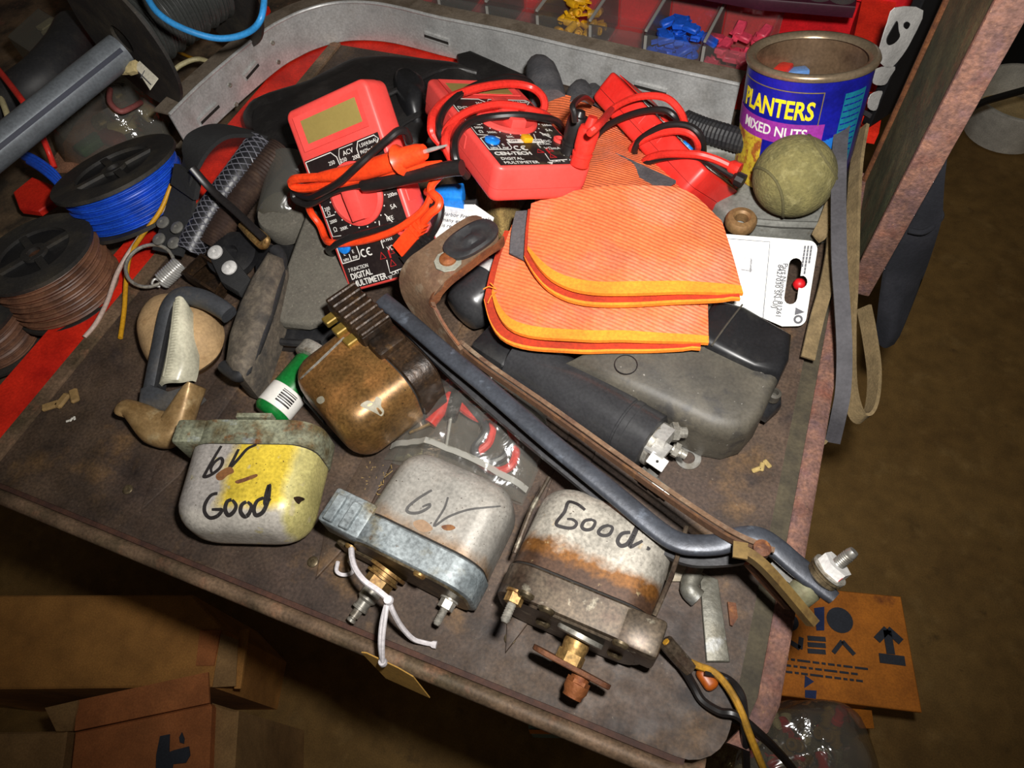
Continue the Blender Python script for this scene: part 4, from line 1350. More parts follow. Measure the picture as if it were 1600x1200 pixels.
hgt = q1.y
x_r = 0.0
rcor = .006
outer = arc(x_r - rcor, -rcor, rcor, 0, 90) + [(-.085, 0)] + [tuple(Lc(*q)[:2]) for q in ((1100, 440), (1120, 462), (1165, 485), (1222, 510))] + arc(q1.x - rcor, hgt + rcor, rcor, -90, 0)
s0, s1 = Lc(1243, 413), Lc(1238, 466)
sw = .0042
hole = arc(s0.x, s0.y, sw, 180, 0) + [(s0.x + sw, (s0.y + s1.y) / 2 + .004)] + arc(s0.x + sw + .0005, (s0.y + s1.y) / 2, .0045, 70, -70, 6) + [(s0.x + sw, (s0.y + s1.y) / 2 - .004)] + arc(s0.x, s1.y, sw, 0, -180)
bm = bmesh.new()
for lst in (outer, hole):
    vv = [bm.verts.new((x, y, 0)) for x, y in lst]
    for i in range(len(vv)):
        bm.edges.new((vv[i], vv[(i + 1) % len(vv)]))
bmesh.ops.triangle_fill(bm, edges=bm.edges[:], use_beauty=True, use_dissolve=False)
r_ = bmesh.ops.extrude_face_region(bm, geom=bm.faces[:])
for e in r_['geom']:
    if isinstance(e, bmesh.types.BMVert):
        e.co.z -= .0009
cmb = MB().bm(bm, CM)
m_card = mat('white_card', (236, 236, 232), .5, layers=[((224, 224, 212), 'n', 30, .5, .75)])
part('card_sheet', cmb, m_card, wc_, True, 0)
gp = MB()
l0, l1 = Lc(1203, 378), Lc(1192, 497)
outline(gp, [(-.083, l0.y), (l0.x, l0.y), (l1.x, l1.y)], .0002, .0005, False)


def ctext(s_, size, px, py, gpm, rot=-90):
    p = Lc(px, py)
    gpm.merge(text_mb(s_, size, 'LEFT', .00012, .00004), T(p.x, p.y, .0001) @ Rz(rot))


ctext('Part Number 81261', .0045, 1224, 411, gp)
ctext('8427030 SN-U/J', .0045, 1216, 413, gp)
m_greyprint = mat('grey_print', (84, 84, 90), .6)
part('grey_lettering', MB().merge(gp, CM), m_greyprint, wc_, True, 0)
fp = MB()
for k, (px, n_l) in enumerate(((1268, 5), (1263, 8), (1258, 6))):
    for j in range(n_l):
        q_ = Lc(px - j * .8, 384 + j * 5.6)
        fp.box((q_.x - .0006, q_.y - .0022, .0001), (q_.x + .0006, q_.y, .0002))
part('fine_print', MB().merge(fp, CM), m_greyprint, wc_, True, 0, kind='stuff')
fp = MB()
for pts in ([(1150, 385), (1152, 402), (1174, 404), (1172, 424), (1158, 422)], [(1174, 404), (1172, 444), (1184, 446)], [(1155, 420), (1190, 424)]):
    outline(fp, [(Lc(*q).x, Lc(*q).y) for q in pts], .0002, .0014, False)
part('faint_drawing', MB().merge(fp, CM), mat('faint_grey_print', (196, 196, 198), .6), wc_, True, 0)
dk = MB()
p = Lc(1249, 487)
dk.prism([(p.x - .0028, p.y + .0026, .0004), (p.x - .0028, p.y - .0026, .0004), (p.x + .0034, p.y, .0004)], .0003)
p = Lc(1247, 499)
dk.lathe([(.0016, .0001), (.0030, .0001), (.0030, .0004), (.0016, .0004)], 18, T(p.x, p.y, 0), closed=True)
part('recycling_marks', MB().merge(dk, CM), m_greyprint, wc_, True, 0)

single('red_bead', 'red bead glimpsed through the slot of the white hang card', 'bead', MB().lathe([(0, -.0045), (.0032, -.0032), (.0045, 0), (.0032, .0032), (0, .0045)], 14, T(*W(1249, 444, .012))), m_redplastic, smooth=60)

# ------------------------------------------------------------------ small bits at the front right of the tray
m_lead = mat('dull_lead', (124, 122, 112), .5, .5, layers=[((96, 92, 80), 'n', 60, .45, .65), ((150, 152, 152), 'n', 40, .58, .7)], bump=.3)
single('metal_strip', 'flat dull grey metal strip lying on the tray near its right edge', 'metal strip', MB().prism([W(*q) for q in ((1093, 892, .003), (1122, 905, .003), (1130, 960, .003), (1141, 1034, .003), (1104, 1034, .003), (1098, 960, .003))], .0028, .0007, 2), m_lead)
single('metal_lump', 'rounded shiny grey metal lump beside the flat strip', 'metal lump', MB().tube(wp([(1092, 886, .006), (1080, 905, .006), (1078, 922, .006), (1090, 935, .005)]), [.003] * 3 + [.0052] * 8 + [.0056] * 8 + [.003], 12), m_lead, smooth=60)
single('rust_flake', 'small orange brown rust flake right of the flat strip', 'flake', MB().prism([W(*q) for q in ((1137, 940, .003), (1150, 942, .003), (1153, 965, .003), (1145, 978, .003), (1141, 976, .003))], .0024), m_rust)
single('card_scrap', 'pale card scrap showing between the rusty motor and the linkage arm', 'card scrap', MB().prism([W(*q) for q in ((1040, 868, .003), (1058, 862, .003), (1072, 880, .003), (1074, 908, .003), (1042, 908, .003), (1030, 900, .003))], .0015), mat('pale_card', (176, 168, 152), .7, layers=[((130, 118, 96), 'n', 50, .5, .7)]))
single('amber_bead', 'amber plastic bead lying under the motor wires', 'bead', MB().rbox((-.006, -.004, 0), (.006, .004, .007), .0028, 3, T(*W(1103, 1062, .0004)) @ Rz(-40)), mat('amber_plastic', (170, 84, 24), .4), smooth=60)
for i, (x, y, s_, lab, c) in enumerate(((100, 628, .0062, 'tan crumb of debris at the left end of the tray', (150, 120, 74)), (112, 656, .0016, 'tiny white chip below the tan crumb', (220, 216, 205)), (1190, 730, .0030, 'straw coloured chip on the tray right of the washer', (170, 146, 90)))):
    p = W(x, y, .0004)
    mb = MB()
    for j in range(3):
        mb.rbox((-s_, -s_ * .5, 0), (s_, s_ * .5, s_ * .55), s_ * .2, 1, T(p.x + (j - 1) * s_ * .9, p.y + (j - 1) * s_ * 1.0, p.z) @ Rz(40 + 50 * j))
    single('debris_chip', lab, 'debris', mb, mat('debris_%s' % 'abc'[i], c, .8), 'debris on the tray')
m_twig = mat('straw', (150, 124, 76), .8)
st = MB()
for i in range(26):
    c = W(rng.uniform(572, 612), rng.uniform(725, 775), .0012)
    a = rng.uniform(0, 6.28)
    l = rng.uniform(.004, .009)
    d = Vector((math.cos(a) * l, math.sin(a) * l, .001))
    st.tube([c - d * .5, c, c + d * .5 + Vector((0, 0, .0004))], .0003, 4)
single('straw_litter', 'dry straw litter in the gap between yellow and silver motors', 'litter', st, m_twig, kind='stuff')

# ------------------------------------------------------------------ bag with test leads
bagc = W(725, 690, .004)
bag = thing('zip_bag', 'clear zip bag of red and black test leads behind the silver motor', 'bag', bagc)
m_film = film('clear_film', gloss=.14, rough=.16, bump=.5, bscale=50, haze=.08)
f = coons(wp([(682, 585, .012), (760, 560, .016), (830, 610, .016), (855, 650, .012)]), wp([(855, 650, .012), (842, 720, .010), (815, 786, .006)]), wp([(600, 718, .004), (660, 725, .016), (740, 755, .014), (815, 786, .006)]), wp([(682, 585, .012), (640, 650, .010), (600, 718, .004)]))


def bagtop(u, v):
    p = f(u, v)
    e = math.sin(u * math.pi) ** .5 * math.sin(v * math.pi) ** .5
    return p + Vector((0, 0, e * (.012 + .006 * nz(p, 60, 1) + .004 * nz(p, 140, 3))))


part('film', MB().grid(bagtop, 40, 34), m_film, bag, True, 80)
part('back_film', MB().grid(lambda u, v: f(u, v) * 1.0 + Vector((0, 0, -f(u, v).z + .0015)), 10, 10), m_film, bag, True, 80)
zl = [bagtop(u / 20, .86) + Vector((0, 0, .0006)) for u in range(21)]
part('zip_seal', MB().strip(zl, .0040, .0006, normals=[(0, 0, 1)]), film('seal_film', gloss=.2, haze=.35), bag, True)
pr = thing('test_lead', 'red test probe inside the clear bag', 'probe', W(690, 645, .008))
part('handle', MB().tube([W(672, 662, .010), W(700, 625, .012), W(706, 617, .012)], [.0044, .0046, .0036], 12), m_redwire, pr, True)
part('needle', MB().tube([W(672, 662, .010), W(640, 676, .007)], [.0013, .0010], 8), m_brass, pr, True)
part('cable', MB().tube(wp([(706, 617, .012), (725, 640, .010), (752, 655, .010), (770, 650, .012), (765, 690, .010), (745, 712, .008), (770, 735, .008), (798, 728, .010), (806, 700, .010), (795, 660, .012)]), .0028, 8), m_redwire, pr, True)
pr = thing('test_lead', 'black test probe inside the clear bag', 'probe', W(710, 640, .008))
part('handle', MB().tube([W(704, 655, .012), W(712, 625, .014), W(714, 610, .014)], [.0042, .0046, .0036], 12), m_blackwire, pr, True)
part('needle', MB().tube([W(704, 655, .012), W(697, 700, .009)], [.0012, .0010], 8), m_chrome, pr, True)
part('cable', MB().tube(wp([(714, 610, .014), (740, 640, .014), (760, 670, .014), (742, 700, .012), (755, 722, .012), (785, 715, .013), (800, 690, .013)]), .0024, 8), mat('dark_grey_cable', (52, 52, 58), .4), pr, True)

# ------------------------------------------------------------------ nut can, ball and the grey tray below them
m_greyplastic = mat('grey_plastic', (128, 128, 122), .5, layers=[((104, 104, 98), 'n', 30, .42, .65), ((86, 78, 62), 'n', 60, .6, .72)])
gt = thing('grey_plastic_case', 'grey moulded plastic case lying under the nut can and ball', 'case', W(1190, 310, 0))
part('lid', MB().prism([W(*q) for q in ((1085, 250, .034), (1130, 222, .034), (1180, 215, .034), (1330, 240, .034), (1318, 300, .034), (1296, 345, .034), (1250, 352, .034), (1150, 345, .034), (1110, 310, .034))], .026, .004, 3), m_greyplastic, gt, True, 50)
part('rim_tray', MB().prism([W(*q) for q in ((1080, 250, .010), (1200, 205, .010), (1335, 235, .010), (1322, 310, .010), (1296, 366, .010), (1150, 360, .010), (1100, 310, .010))], .0095, .002, 2), m_greyplastic, gt, True, 50)
part('moulded_ridge', MB().tube(wp([(1165, 345, .034), (1220, 350, .0345), (1290, 352, .033)]), .0026, 8), m_greyplastic, gt, True)
part('moulded_ridge', MB().tube(wp([(1088, 238, .037), (1120, 236, .038), (1150, 242, .036)]), .006, 10), m_greyplastic, gt, True, 60)
single('brass_collar', 'round brass-brown threaded collar on the grey case beside the glove', 'collar', MB().lathe([(.0045, 0), (.0100, 0), (.0108, .002), (.0108, .006), (.0095, .008), (.0060, .0085), (.0045, .007)], 28, T(*W(1156, 352, .0345)), closed=True), mat('tan_brass', (150, 116, 76), .55, .3, layers=[((110, 84, 54), 'n', 90, .5, .7)]))

cbase, ctop = Vector((.0205, .4495, .0345)), Vector((.0125, .4665, .1115))
CA = align(cbase, ctop - cbase)
HC = (ctop - cbase).length
RC = .0405
can = thing('nut_can', 'open blue steel nut can with purple and yellow label, behind the olive ball', 'can', CA)
m_canblue = mat('blue_can_print', (22, 26, 150), .35, layers=[((14, 18, 110), 'n', 30, .5, .7)])
m_canin = mat('dull_brown_tin', (128, 104, 80), .4, .5, layers=[((96, 76, 58), 'n', 40, .45, .65)])
part('body', MB().lathe([(RC * .98, 0), (RC, .001), (RC, HC - .003)], 56, caps=False), m_canblue, can, smooth=50)
part('inner_wall', MB().lathe([(RC - .0012, HC - .003), (RC - .0014, .006), (0, .0055)], 56, caps=False), m_canin, can, smooth=50)
part('rim', MB().lathe([(RC + .0016, HC - .004), (RC + .0022, HC - .002), (RC + .0012, HC), (RC - .0012, HC + .0004), (RC - .0046, HC - .0012), (RC - .0052, HC - .0030), (RC - .0012, HC - .0045)], 64, closed=True), mat('tin_rim', (170, 150, 124), .3, .7), can, smooth=60)


def wrap(mb, th0, z0, r, m, name, parent):
    """bend flat lettering (x along, y up) round the can"""
    out = MB()
    out.f = list(mb.f)
    out.v = [Vector(((r + v.z) * math.cos(th0 + v.x / r), (r + v.z) * math.sin(th0 + v.x / r), z0 + v.y)) for v in mb.v]
    return part(name, out, m, parent, smooth=0)


def canang(px, py, z):
    """angle round the can of what is seen at a pixel"""
    Mi = CA.inverted()
    o_ = Mi @ CAMC
    d = (Mi.to_3x3() @ ray(px, py)).normalized()
    a = d.x ** 2 + d.y ** 2
    b = 2 * (o_.x * d.x + o_.y * d.y)
    c = o_.x ** 2 + o_.y ** 2 - RC ** 2
    t_ = (-b - math.sqrt(max(0, b * b - 4 * a * c))) / (2 * a)
    p_ = o_ + d * t_
    return math.atan2(p_.y, p_.x), p_.z


aL, zL = canang(1167, 150, 0)
aR, zR = canang(1272, 185, 0)
wlen = ((aR - aL) % (2 * math.pi)) * RC
tm = text_mb('PLANTERS', .0165, 'LEFT', .0004, .0001)
mx_ = max(v.x for v in tm.v)
for v in tm.v:
    v.x *= wlen / mx_
zt_ = zR - .001
wrap(tm, aL, zt_, RC + .0005, mat('yellow_print', (236, 214, 34), .45), 'brand_lettering', can)
fr = MB()
for x0, y0, x1, y1 in ((-.004, .0172, wlen + .004, .0178), (wlen + .0034, -.004, wlen + .004, .0178)):
    for k in range(16):
        fr.box((x0 + (x1 - x0) * k / 16, y0, 0), (x0 + (x1 - x0) * (k + 1) / 16, y1, .0002))
wrap(fr, aL, zt_, RC + .0004, mat('gold_line', (150, 130, 80), .4, .4), 'brand_frame', can)
band = MB()
for k in range(18):
    xa, xb = -.012 + (wlen + .020) * k / 18, -.012 + (wlen + .020) * (k + 1) / 18
    band.box((xa, -.0175, 0), (xb, -.0035, .0002))
wrap(band, aL, zt_, RC + .0002, mat('purple_print', (150, 48, 150), .45), 'purple_band', can)
t2_ = text_mb('MIXED NUTS', .0095, 'LEFT', .00015, .0001)
mx2 = max(v.x for v in t2_.v)
for v in t2_.v:
    v.x *= wlen * .88 / mx2
wrap(t2_, aL + .12, zt_ - .0130, RC + .0007, m_white, 'product_lettering', can)
teal = MB()
for k in range(6):
    teal.box((wlen + .018 + k * .003, -.055, 0), (wlen + .021 + k * .003, .0150, .0002))
wrap(teal, aL, zt_, RC + .0003, mat('teal_print', (20, 116, 140), .45), 'teal_panel', can)
tl = MB()
for r in range(14):
    for k in range(4):
        tl.box((wlen + .019 + k * .004, .011 - r * .0042, 0), (wlen + .0225 + k * .004, .0118 - r * .0042, .0002))
wrap(tl, aL, zt_, RC + .0005, m_canblue, 'facts_lines', can)
sw_ = MB()
for k in range(10):
    sw_.box((wlen - .002 + k * .0022, -.055, 0), (wlen + .0002 + k * .0022, -.018 + .0006 * k, .0002))
wrap(sw_, aL, zt_, RC + .00025, mat('sky_blue_print', (30, 110, 196), .45), 'blue_sweep', can)
yl = MB()
for k in range(14):
    xa, xb = -.006 + .030 * k / 14, -.006 + .030 * (k + 1) / 14
    yl.box((xa, -.055, 0), (xb, -.0175, .0002))
wrap(yl, aL, zt_, RC + .00022, mat('yellow_label', (206, 176, 50), .5, layers=[((160, 90, 40), 'n', 120, .5, .6)]), 'yellow_panel', can)
for q, c, nm, lab in (((1222, 112, .040), m_redwire, 'wire_connector', 'small red connector lying inside the nut can'), ((1242, 116, .040), mat('pale_blue_plastic', (96, 140, 200), .5), 'wire_connector', 'small pale blue connector lying inside the nut can')):
    d = CA.inverted() @ CAMC
    h = CA.inverted() @ W(q[0], q[1], .075)
    dd = (h - d).normalized()
    # where the sight line meets the far inner wall
    a_ = dd.x ** 2 + dd.y ** 2
    b_ = 2 * (d.x * dd.x + d.y * dd.y)
    c_ = d.x ** 2 + d.y ** 2 - (RC - .008) ** 2
    t_ = (-b_ + math.sqrt(b_ * b_ - 4 * a_ * c_)) / (2 * a_)
    pin = d + dd * t_
    pin.z = max(pin.z, .010)
    single(nm, lab, 'connector', MB().rbox((-.009, -.005, -.004), (.009, .005, .004), .0015, 2, CA @ T(*pin) @ Rz(30 if 'red' in lab else -20)), c, 'connectors in the can')

bc = W(1241, 276, .0625)
m_felt = mat('olive_felt', (126, 118, 72), .95, layers=[((104, 98, 60), 'n', 60, .42, .65), ((150, 142, 96), 'n', 130, .55, .75)], bump=.8, bscale=500)
ball = thing('felt_ball', 'dirty olive felt ball resting in front of the blue nut can', 'ball', Vector((bc.x, bc.y, bc.z - .0272)))
bm = bmesh.new()
bmesh.ops.create_icosphere(bm, subdivisions=4, radius=.0272)
part('felt', MB().bm(bm, T(0, 0, .0272)), m_felt, ball, smooth=80)
sm = []
for i in range(72):
    a = 2 * math.pi * i / 72
    v = Vector((math.cos(a) + .44 * math.cos(3 * a) * .6, math.sin(a) - .44 * math.sin(3 * a) * .6, 1.05 * math.sin(2 * a))).normalized() * .0271
    sm.append(Rx(35).to_3x3() @ v + Vector((0, 0, .0272)))
part('seam', MB().tube(sm, .0010, 6, closed=True), mat('olive_seam', (92, 86, 54), .9), ball, smooth=60)

single('ribbed_hose', 'short black ribbed hose running behind the third meter to the can', 'hose', MB().tube(wp([(1068, 190, .052), (1100, 203, .052), (1140, 215, .054), (1178, 226, .054), (1212, 240, .052)], 14), [.0085 + .0007 * (i % 2) for i in range(57)], 14), m_rubber, smooth=20)
single('yellow_label', 'small yellow printed label scrap between hose and ball', 'label', MB().prism([W(*q) for q in ((1160, 236, .0365), (1186, 240, .0365), (1182, 262, .0365), (1156, 258, .0365))], .0012), MATS['yellow_label'])

# ------------------------------------------------------------------ belts over the right rim, black cloth behind the upright
m_belt = mat('dark_grey_rubber_belt', (70, 68, 72), .7, layers=[((58, 56, 60), 'n', 50, .4, .65)], bump=.2)
m_tan = mat('tan_canvas', (132, 112, 78), .85, layers=[((102, 86, 58), 'n', 40, .42, .65)], bump=.4, bscale=700)
b1 = thing('drive_belt', 'dark grey rubber drive belt hanging over the right rim in front of the upright', 'belt', W(1312, 400, .03))
bp = wp([(1352, 178, .060), (1338, 172, .075), (1322, 184, .082), (1313, 220, .080), (1310, 300, .066), (1311, 400, .050), (1316, 480, .036), (1319, 550, .022), (1317, 610, .008), (1310, 650, -.004), (1301, 690, -.022)], 6)
part('outer_face', MB().strip(bp, [.0092] * len(bp), .0030, normals=[(-.15, -.25, 1)]), m_belt, b1, True, 50)
b2 = thing('drive_belt', 'worn tan drive belt looping down beyond the right rim below the upright', 'belt', W(1350, 560, .0))
bp2 = wp([(1348, 200, .060), (1338, 260, .052), (1333, 340, .040), (1330, 440, .020), (1326, 520, .004), (1327, 600, -.016), (1338, 646, -.026), (1352, 652, -.028), (1363, 628, -.026), (1366, 580, -.022), (1358, 520, -.014), (1350, 480, -.008)], 6)
part('band', MB().strip(bp2, .0110, .0024, sides=[(.35, .2, 1)]), m_tan, b2, True, 50)
b3 = thing('drive_belt', 'flat tan strap lying crumpled between the ball and the grey belt', 'belt', W(1290, 360, .02))
part('band', MB().strip(wp([(1306, 300, .040), (1290, 345, .036), (1278, 370, .030), (1296, 352, .032), (1302, 380, .028), (1292, 440, .024), (1276, 500, .018), (1262, 560, .012)]), .0090, .0018, normals=[(.2, -.2, 1)]), m_tan, b3, True, 50)
single('belt_end', 'short cut end of tan belt below the right rim', 'belt', MB().strip(wp([(1292, 640, -.020), (1290, 675, -.024), (1282, 695, -.026), (1272, 696, -.026)]), .010, .002, sides=[(.4, .2, 1)]), m_tan)

m_cloth = mat('black_cloth', (26, 27, 34), .9, layers=[((36, 36, 42), 'n', 40, .45, .7)], bump=.4, bscale=300)
cl = thing('cloth_pouch', 'black cloth pouch hanging behind the upright on the right', 'pouch', W(1410, 430, -.02))
f = coons(wp([(1462, 100, .10), (1472, 160, .09), (1484, 200, .08)], 4), wp([(1480, 200, .08), (1472, 330, .02), (1440, 440, -.06), (1404, 528, -.10)], 4), wp([(1372, 520, -.10), (1388, 534, -.10), (1404, 528, -.10)], 4), wp([(1462, 100, .10), (1426, 250, .05), (1386, 420, -.04), (1372, 520, -.10)], 4))
part('front', MB().shell(lambda u, v: f(u, v) + Vector((0, 0, .008 * nz(f(u, v), 18, 4))), 14, 24, .012), m_cloth, cl, True, 70)
part('cuff', MB().tube(wp([(1420, 360, .002), (1445, 362, .004), (1470, 340, .004), (1464, 322, .010)]), .0022, 8), m_cloth, cl, True)

# black banner board with white lettering behind the can
bb = thing('sign_board', 'black board with white swirl lettering standing behind the nut can', 'sign', W(1385, 150, 0))
sA = W(1352, 196, .005)
BM = align(sA, (0, 0, 1), (.55, .84, 0))
hh, ww = .26, .060
part('board', MB().rbox((0, -.004, 0), (ww, .004, hh), .001, 1, BM), mat('black_board', (20, 20, 22), .5), bb, True)
gl_ = MB()


def sgn(pts, w_):
    gl_.strip([BM @ Vector((x, -.0044 if True else 0, z)) for x, z in pts], w_, .0008, normals=[BM.to_3x3() @ Vector((0, -1, 0))])


def gpoly(px_list):
    # outline seen on the board's face
    pts = []
    for q in px_list:
        p_ = lp(BM, 'y', SY, *q)
        pts.append(BM @ p_)
    return pts


SY = .0045 if (BM.inverted() @ CAMC).y > 0 else -.0045
ndir = BM.to_3x3() @ Vector((0, math.copysign(1, SY), 0))
for ol in ([(1398, 12), (1442, 16), (1425, 60), (1408, 88), (1390, 106), (1374, 97), (1372, 84), (1378, 60), (1386, 36)],
           [(1368, 108), (1398, 104), (1390, 120), (1382, 132), (1364, 130)], [(1360, 148), (1378, 142), (1374, 156), (1368, 172), (1356, 168)]):
    gl_.prism([p_ + ndir * .0004 for p_ in crom([tuple(q_) for q_ in gpoly(ol)], 3, True)], -ndir * .0006)
part('white_lettering', gl_, mat('white_board_print', (214, 212, 208), .5), bb, True, 0)
bk = MB()
for ol in ([(1400, 32), (1402, 46), (1404, 56), (1396, 66), (1386, 69), (1384, 60), (1392, 44)], [(1411, 36), (1416, 33), (1420, 37), (1416, 44), (1411, 42)]):
    bk.prism([p_ + ndir * .0012 for p_ in crom([tuple(q_) for q_ in gpoly(ol)], 3, True)], -ndir * .0006)
part('letter_counters', bk, MATS['black_board'], bb, True, 0)

# ------------------------------------------------------------------ aluminium channel curving round the back
m_alu = mat('brushed_aluminium', (198, 198, 196), .36, .3, layers=[((174, 172, 168), 'n', 40, .5, .72)])
m_aludull = mat('dusty_aluminium_top', (146, 132, 116), .6, .4, layers=[((120, 106, 90), 'n', 60, .45, .65)])
ch = thing('aluminium_channel', 'long bent aluminium channel with slots curving behind the meters', 'channel', W(600, 66, 0))
bot = [(297, 236), (350, 181), (430, 111), (470, 86), (500, 73), (530, 65), (560, 62), (600, 64), (640, 72), (700, 88), (800, 110), (900, 136), (1000, 161), (1142, 195)]
BP = crom([tuple(W(x, y, .001)) for x, y in bot], 6)
hC = .039
tks = []
for i, p in enumerate(BP):
    t_ = (BP[min(i + 1, len(BP) - 1)] - BP[max(i - 1, 0)])
    t_.z = 0
    tks.append(t_.normalized())
nrms = [Vector((-t_.y, t_.x, 0)) for t_ in tks]   # away from the tray
web = MB()
web.strip([p + Vector((0, 0, hC / 2)) for p in BP], hC, .0016, sides=[(0, 0, 1)])
web_o = part('web', web, m_alu, ch, True, 40)
part('top_flange', MB().strip([p + n_ * .0085 + Vector((0, 0, hC)) for p, n_ in zip(BP, nrms)], .0175, .0014, sides=nrms), m_aludull, ch, True, 40)
part('bottom_flange', MB().strip([p + n_ * .0085 for p, n_ in zip(BP, nrms)], .0175, .0014, sides=nrms), m_aludull, ch, True, 40)
part('edge_bead', MB().tube([p - n_ * .0006 + Vector((0, 0, hC)) for p, n_ in zip(BP, nrms)], .0016, 8), m_alu, ch, True, 40)
wb_ = bvh_of(web_o)
slot = MB()
for pts in ([(312, 192), (340, 165)], [(383, 122), (402, 100)], [(665, 54), (702, 66)], [(992, 132), (1042, 145)]):
    P_ = []
    for q in crom([(q[0], q[1], 0) for q in pts], 4):
        h_ = onto(wb_, q.x, q.y)
        if h_:
            P_.append((h_[0], h_[1]))
    if len(P_) > 1:
        part('slot_lip', MB().strip([p + n_ * .0004 for p, n_ in P_], .0072, .0030, normals=[n_ for p, n_ in P_]), m_alu, ch, True)
        part('slot', MB().strip([p + n_ * .0020 for p, n_ in P_], .0026, .0004, normals=[n_ for p, n_ in P_]), m_gap, ch, True)
for q in ((359, 133), (369, 163), (426, 67), (435, 97)):
    h_ = onto(wb_, *q)
    if h_:
        part('rivet_hole', MB().lathe([(.0022, 0), (.0022, .0008), (.0014, .0010), (.0012, .0002), (0, .0002)], 12, align(h_[0], h_[1])), m_steel, ch, True)

# ------------------------------------------------------------------ red parts organiser with clear bins
m_clear = film('clear_bin_plastic', (250, 250, 250), gloss=.05, rough=.1, bump=.15, bscale=40, haze=.05)
m_edge = film('hazy_bin_edge', (240, 240, 240), gloss=.1, haze=.45)
og = thing('parts_organiser', 'red plastic parts organiser holding a row of clear bins at the back', 'organiser', Vector((-.15, .70, -.040)))
ogR = Rz(-4)
OGM = T(-.15, .655, -.040) @ ogR
part('back_panel', MB().box((-.30, .062, 0), (.235, .066, .078), OGM), m_redplastic, og, True)
part('base', MB().box((-.30, -.045, 0), (.235, .066, .004), OGM), m_redplastic, og, True)
part('front_strip', MB().box((-.30, -.047, .0), (.235, -.045, .012), OGM), m_redplastic, og, True)
part('top_rail', MB().box((-.30, .050, .066), (.235, .062, .074), OGM), m_redplastic, og, True)
labs = ['empty clear bin at the left end of the red organiser', 'empty clear bin second from the left in the red organiser', 'empty clear bin left of the yellow connectors', 'clear bin holding yellow wire connectors', 'clear bin with a few grey scraps between yellow and blue ones', 'clear bin holding blue wire connectors', 'clear bin holding pink wire connectors beside the can']
wbin = .0555
bins = []
x0 = .148 - wbin * 5.62
for i in range(7):
    xa = -.2700 + wbin * i + .012
    tb = thing('clear_bin', labs[i], 'bin', OGM @ T(xa, 0, .0045), 'clear bins of the organiser')
    hb = .058
    for nm, lo_, hi_ in (('side_wall', (.0008, -.042, .0), (.0022, .046, hb)), ('side_wall', (wbin - .0022, -.042, .0), (wbin - .0008, .046, hb)), ('front_wall', (.0008, -.044, 0), (wbin - .0008, -.042, hb * .9)), ('back_wall', (.0008, .046, 0), (wbin - .0008, .047, hb)), ('bin_floor', (.0022, -.042, 0), (wbin - .0022, .046, .0014))):
        part(nm, MB().box(lo_, hi_), m_clear, tb)
    for lo_, hi_ in (((.0006, -.0445, hb - .002), (.0030, .047, hb)), ((.0006, -.0446, 0), (.0034, -.0440, hb * .9))):
        part('bin_edge', MB().box(lo_, hi_), m_edge, tb)
    bins.append(tb)


def connector_mesh(kind):
    mb = MB()
    if kind == 'barrel':
        mb.lathe([(.0036, 0), (.0040, .001), (.0040, .011), (.0036, .012), (.0024, .012), (.0024, .006), (0, .006)], 12)
        mb.box((-.0016, -.0006, -.007), (.0016, .0006, .0005))
    else:
        mb.rbox((-.0050, -.0028, 0), (.0050, .0028, .016), .0012, 1)
        mb.box((-.0030, -.0006, -.006), (.0030, .0006, .001))
    return mb.mesh('wire_connector', 40)


for bi, colr, kind, cnt, labtxt, grp in ((3, (232, 172, 20), 'barrel', 40, 'yellow wire connector heaped in the fourth clear bin', 'yellow connectors in a clear bin'), (5, (30, 96, 220), 'flag', 44, 'blue flag wire connector heaped in the sixth clear bin', 'blue connectors in a clear bin'), (6, (226, 70, 96), 'flag', 28, 'pink wire connector heaped in the last clear bin', 'pink connectors in a clear bin')):
    me = connector_mesh(kind)
    me.materials.append(mat('connector_%d_%d_%d' % colr, colr, .45))
    for j in range(cnt):
        o = bpy.data.objects.new('wire_connector', me)
        COL.objects.link(o)
        lay = j // 10
        lx = .009 + (wbin - .018) * rng.random()
        ly = -.034 + .066 * rng.random()
        M_ = MATX[bins[bi].name] @ T(lx, ly, .0075 + lay * .0085) @ Rz(rng.uniform(0, 360)) @ Rx(90 + rng.uniform(-25, 25))
        o.matrix_world = M_
        tag(o, labtxt, 'connector', grp)
single('grey_scrap', 'grey curled plastic scrap among the yellow connectors', 'scrap', MB().tube([tuple(MATX[bins[3].name] @ Vector((.030 + .008 * math.cos(a), -.030 + .004 * math.sin(a), .018 + .008 * math.sin(a)))) for a in [i * .5 for i in range(11)]], .0022, 8), m_greyplastic)

# purple packet box behind the organiser
pk = thing('purple_packet', 'dark purple packet with clear round blisters lying at the very back', 'packet', W(1240, 5, .06))
PQ = [W(*q) for q in ((1000, -110, .055), (1355, -100, .055), (1338, 10, .055), (1190, -2, .055), (1020, -32, .055))]
part('card', MB().prism(PQ, .010, .002, 2), mat('dark_purple_card', (58, 18, 34), .4), pk, True)
for q in ((1316, -4), (1280, -8), (1246, -12)):
    part('blister', MB().lathe([(.011, 0), (.0105, .004), (.007, .006), (0, .0065)], 20, T(*W(q[0], q[1], .055))), m_clear, pk, True)

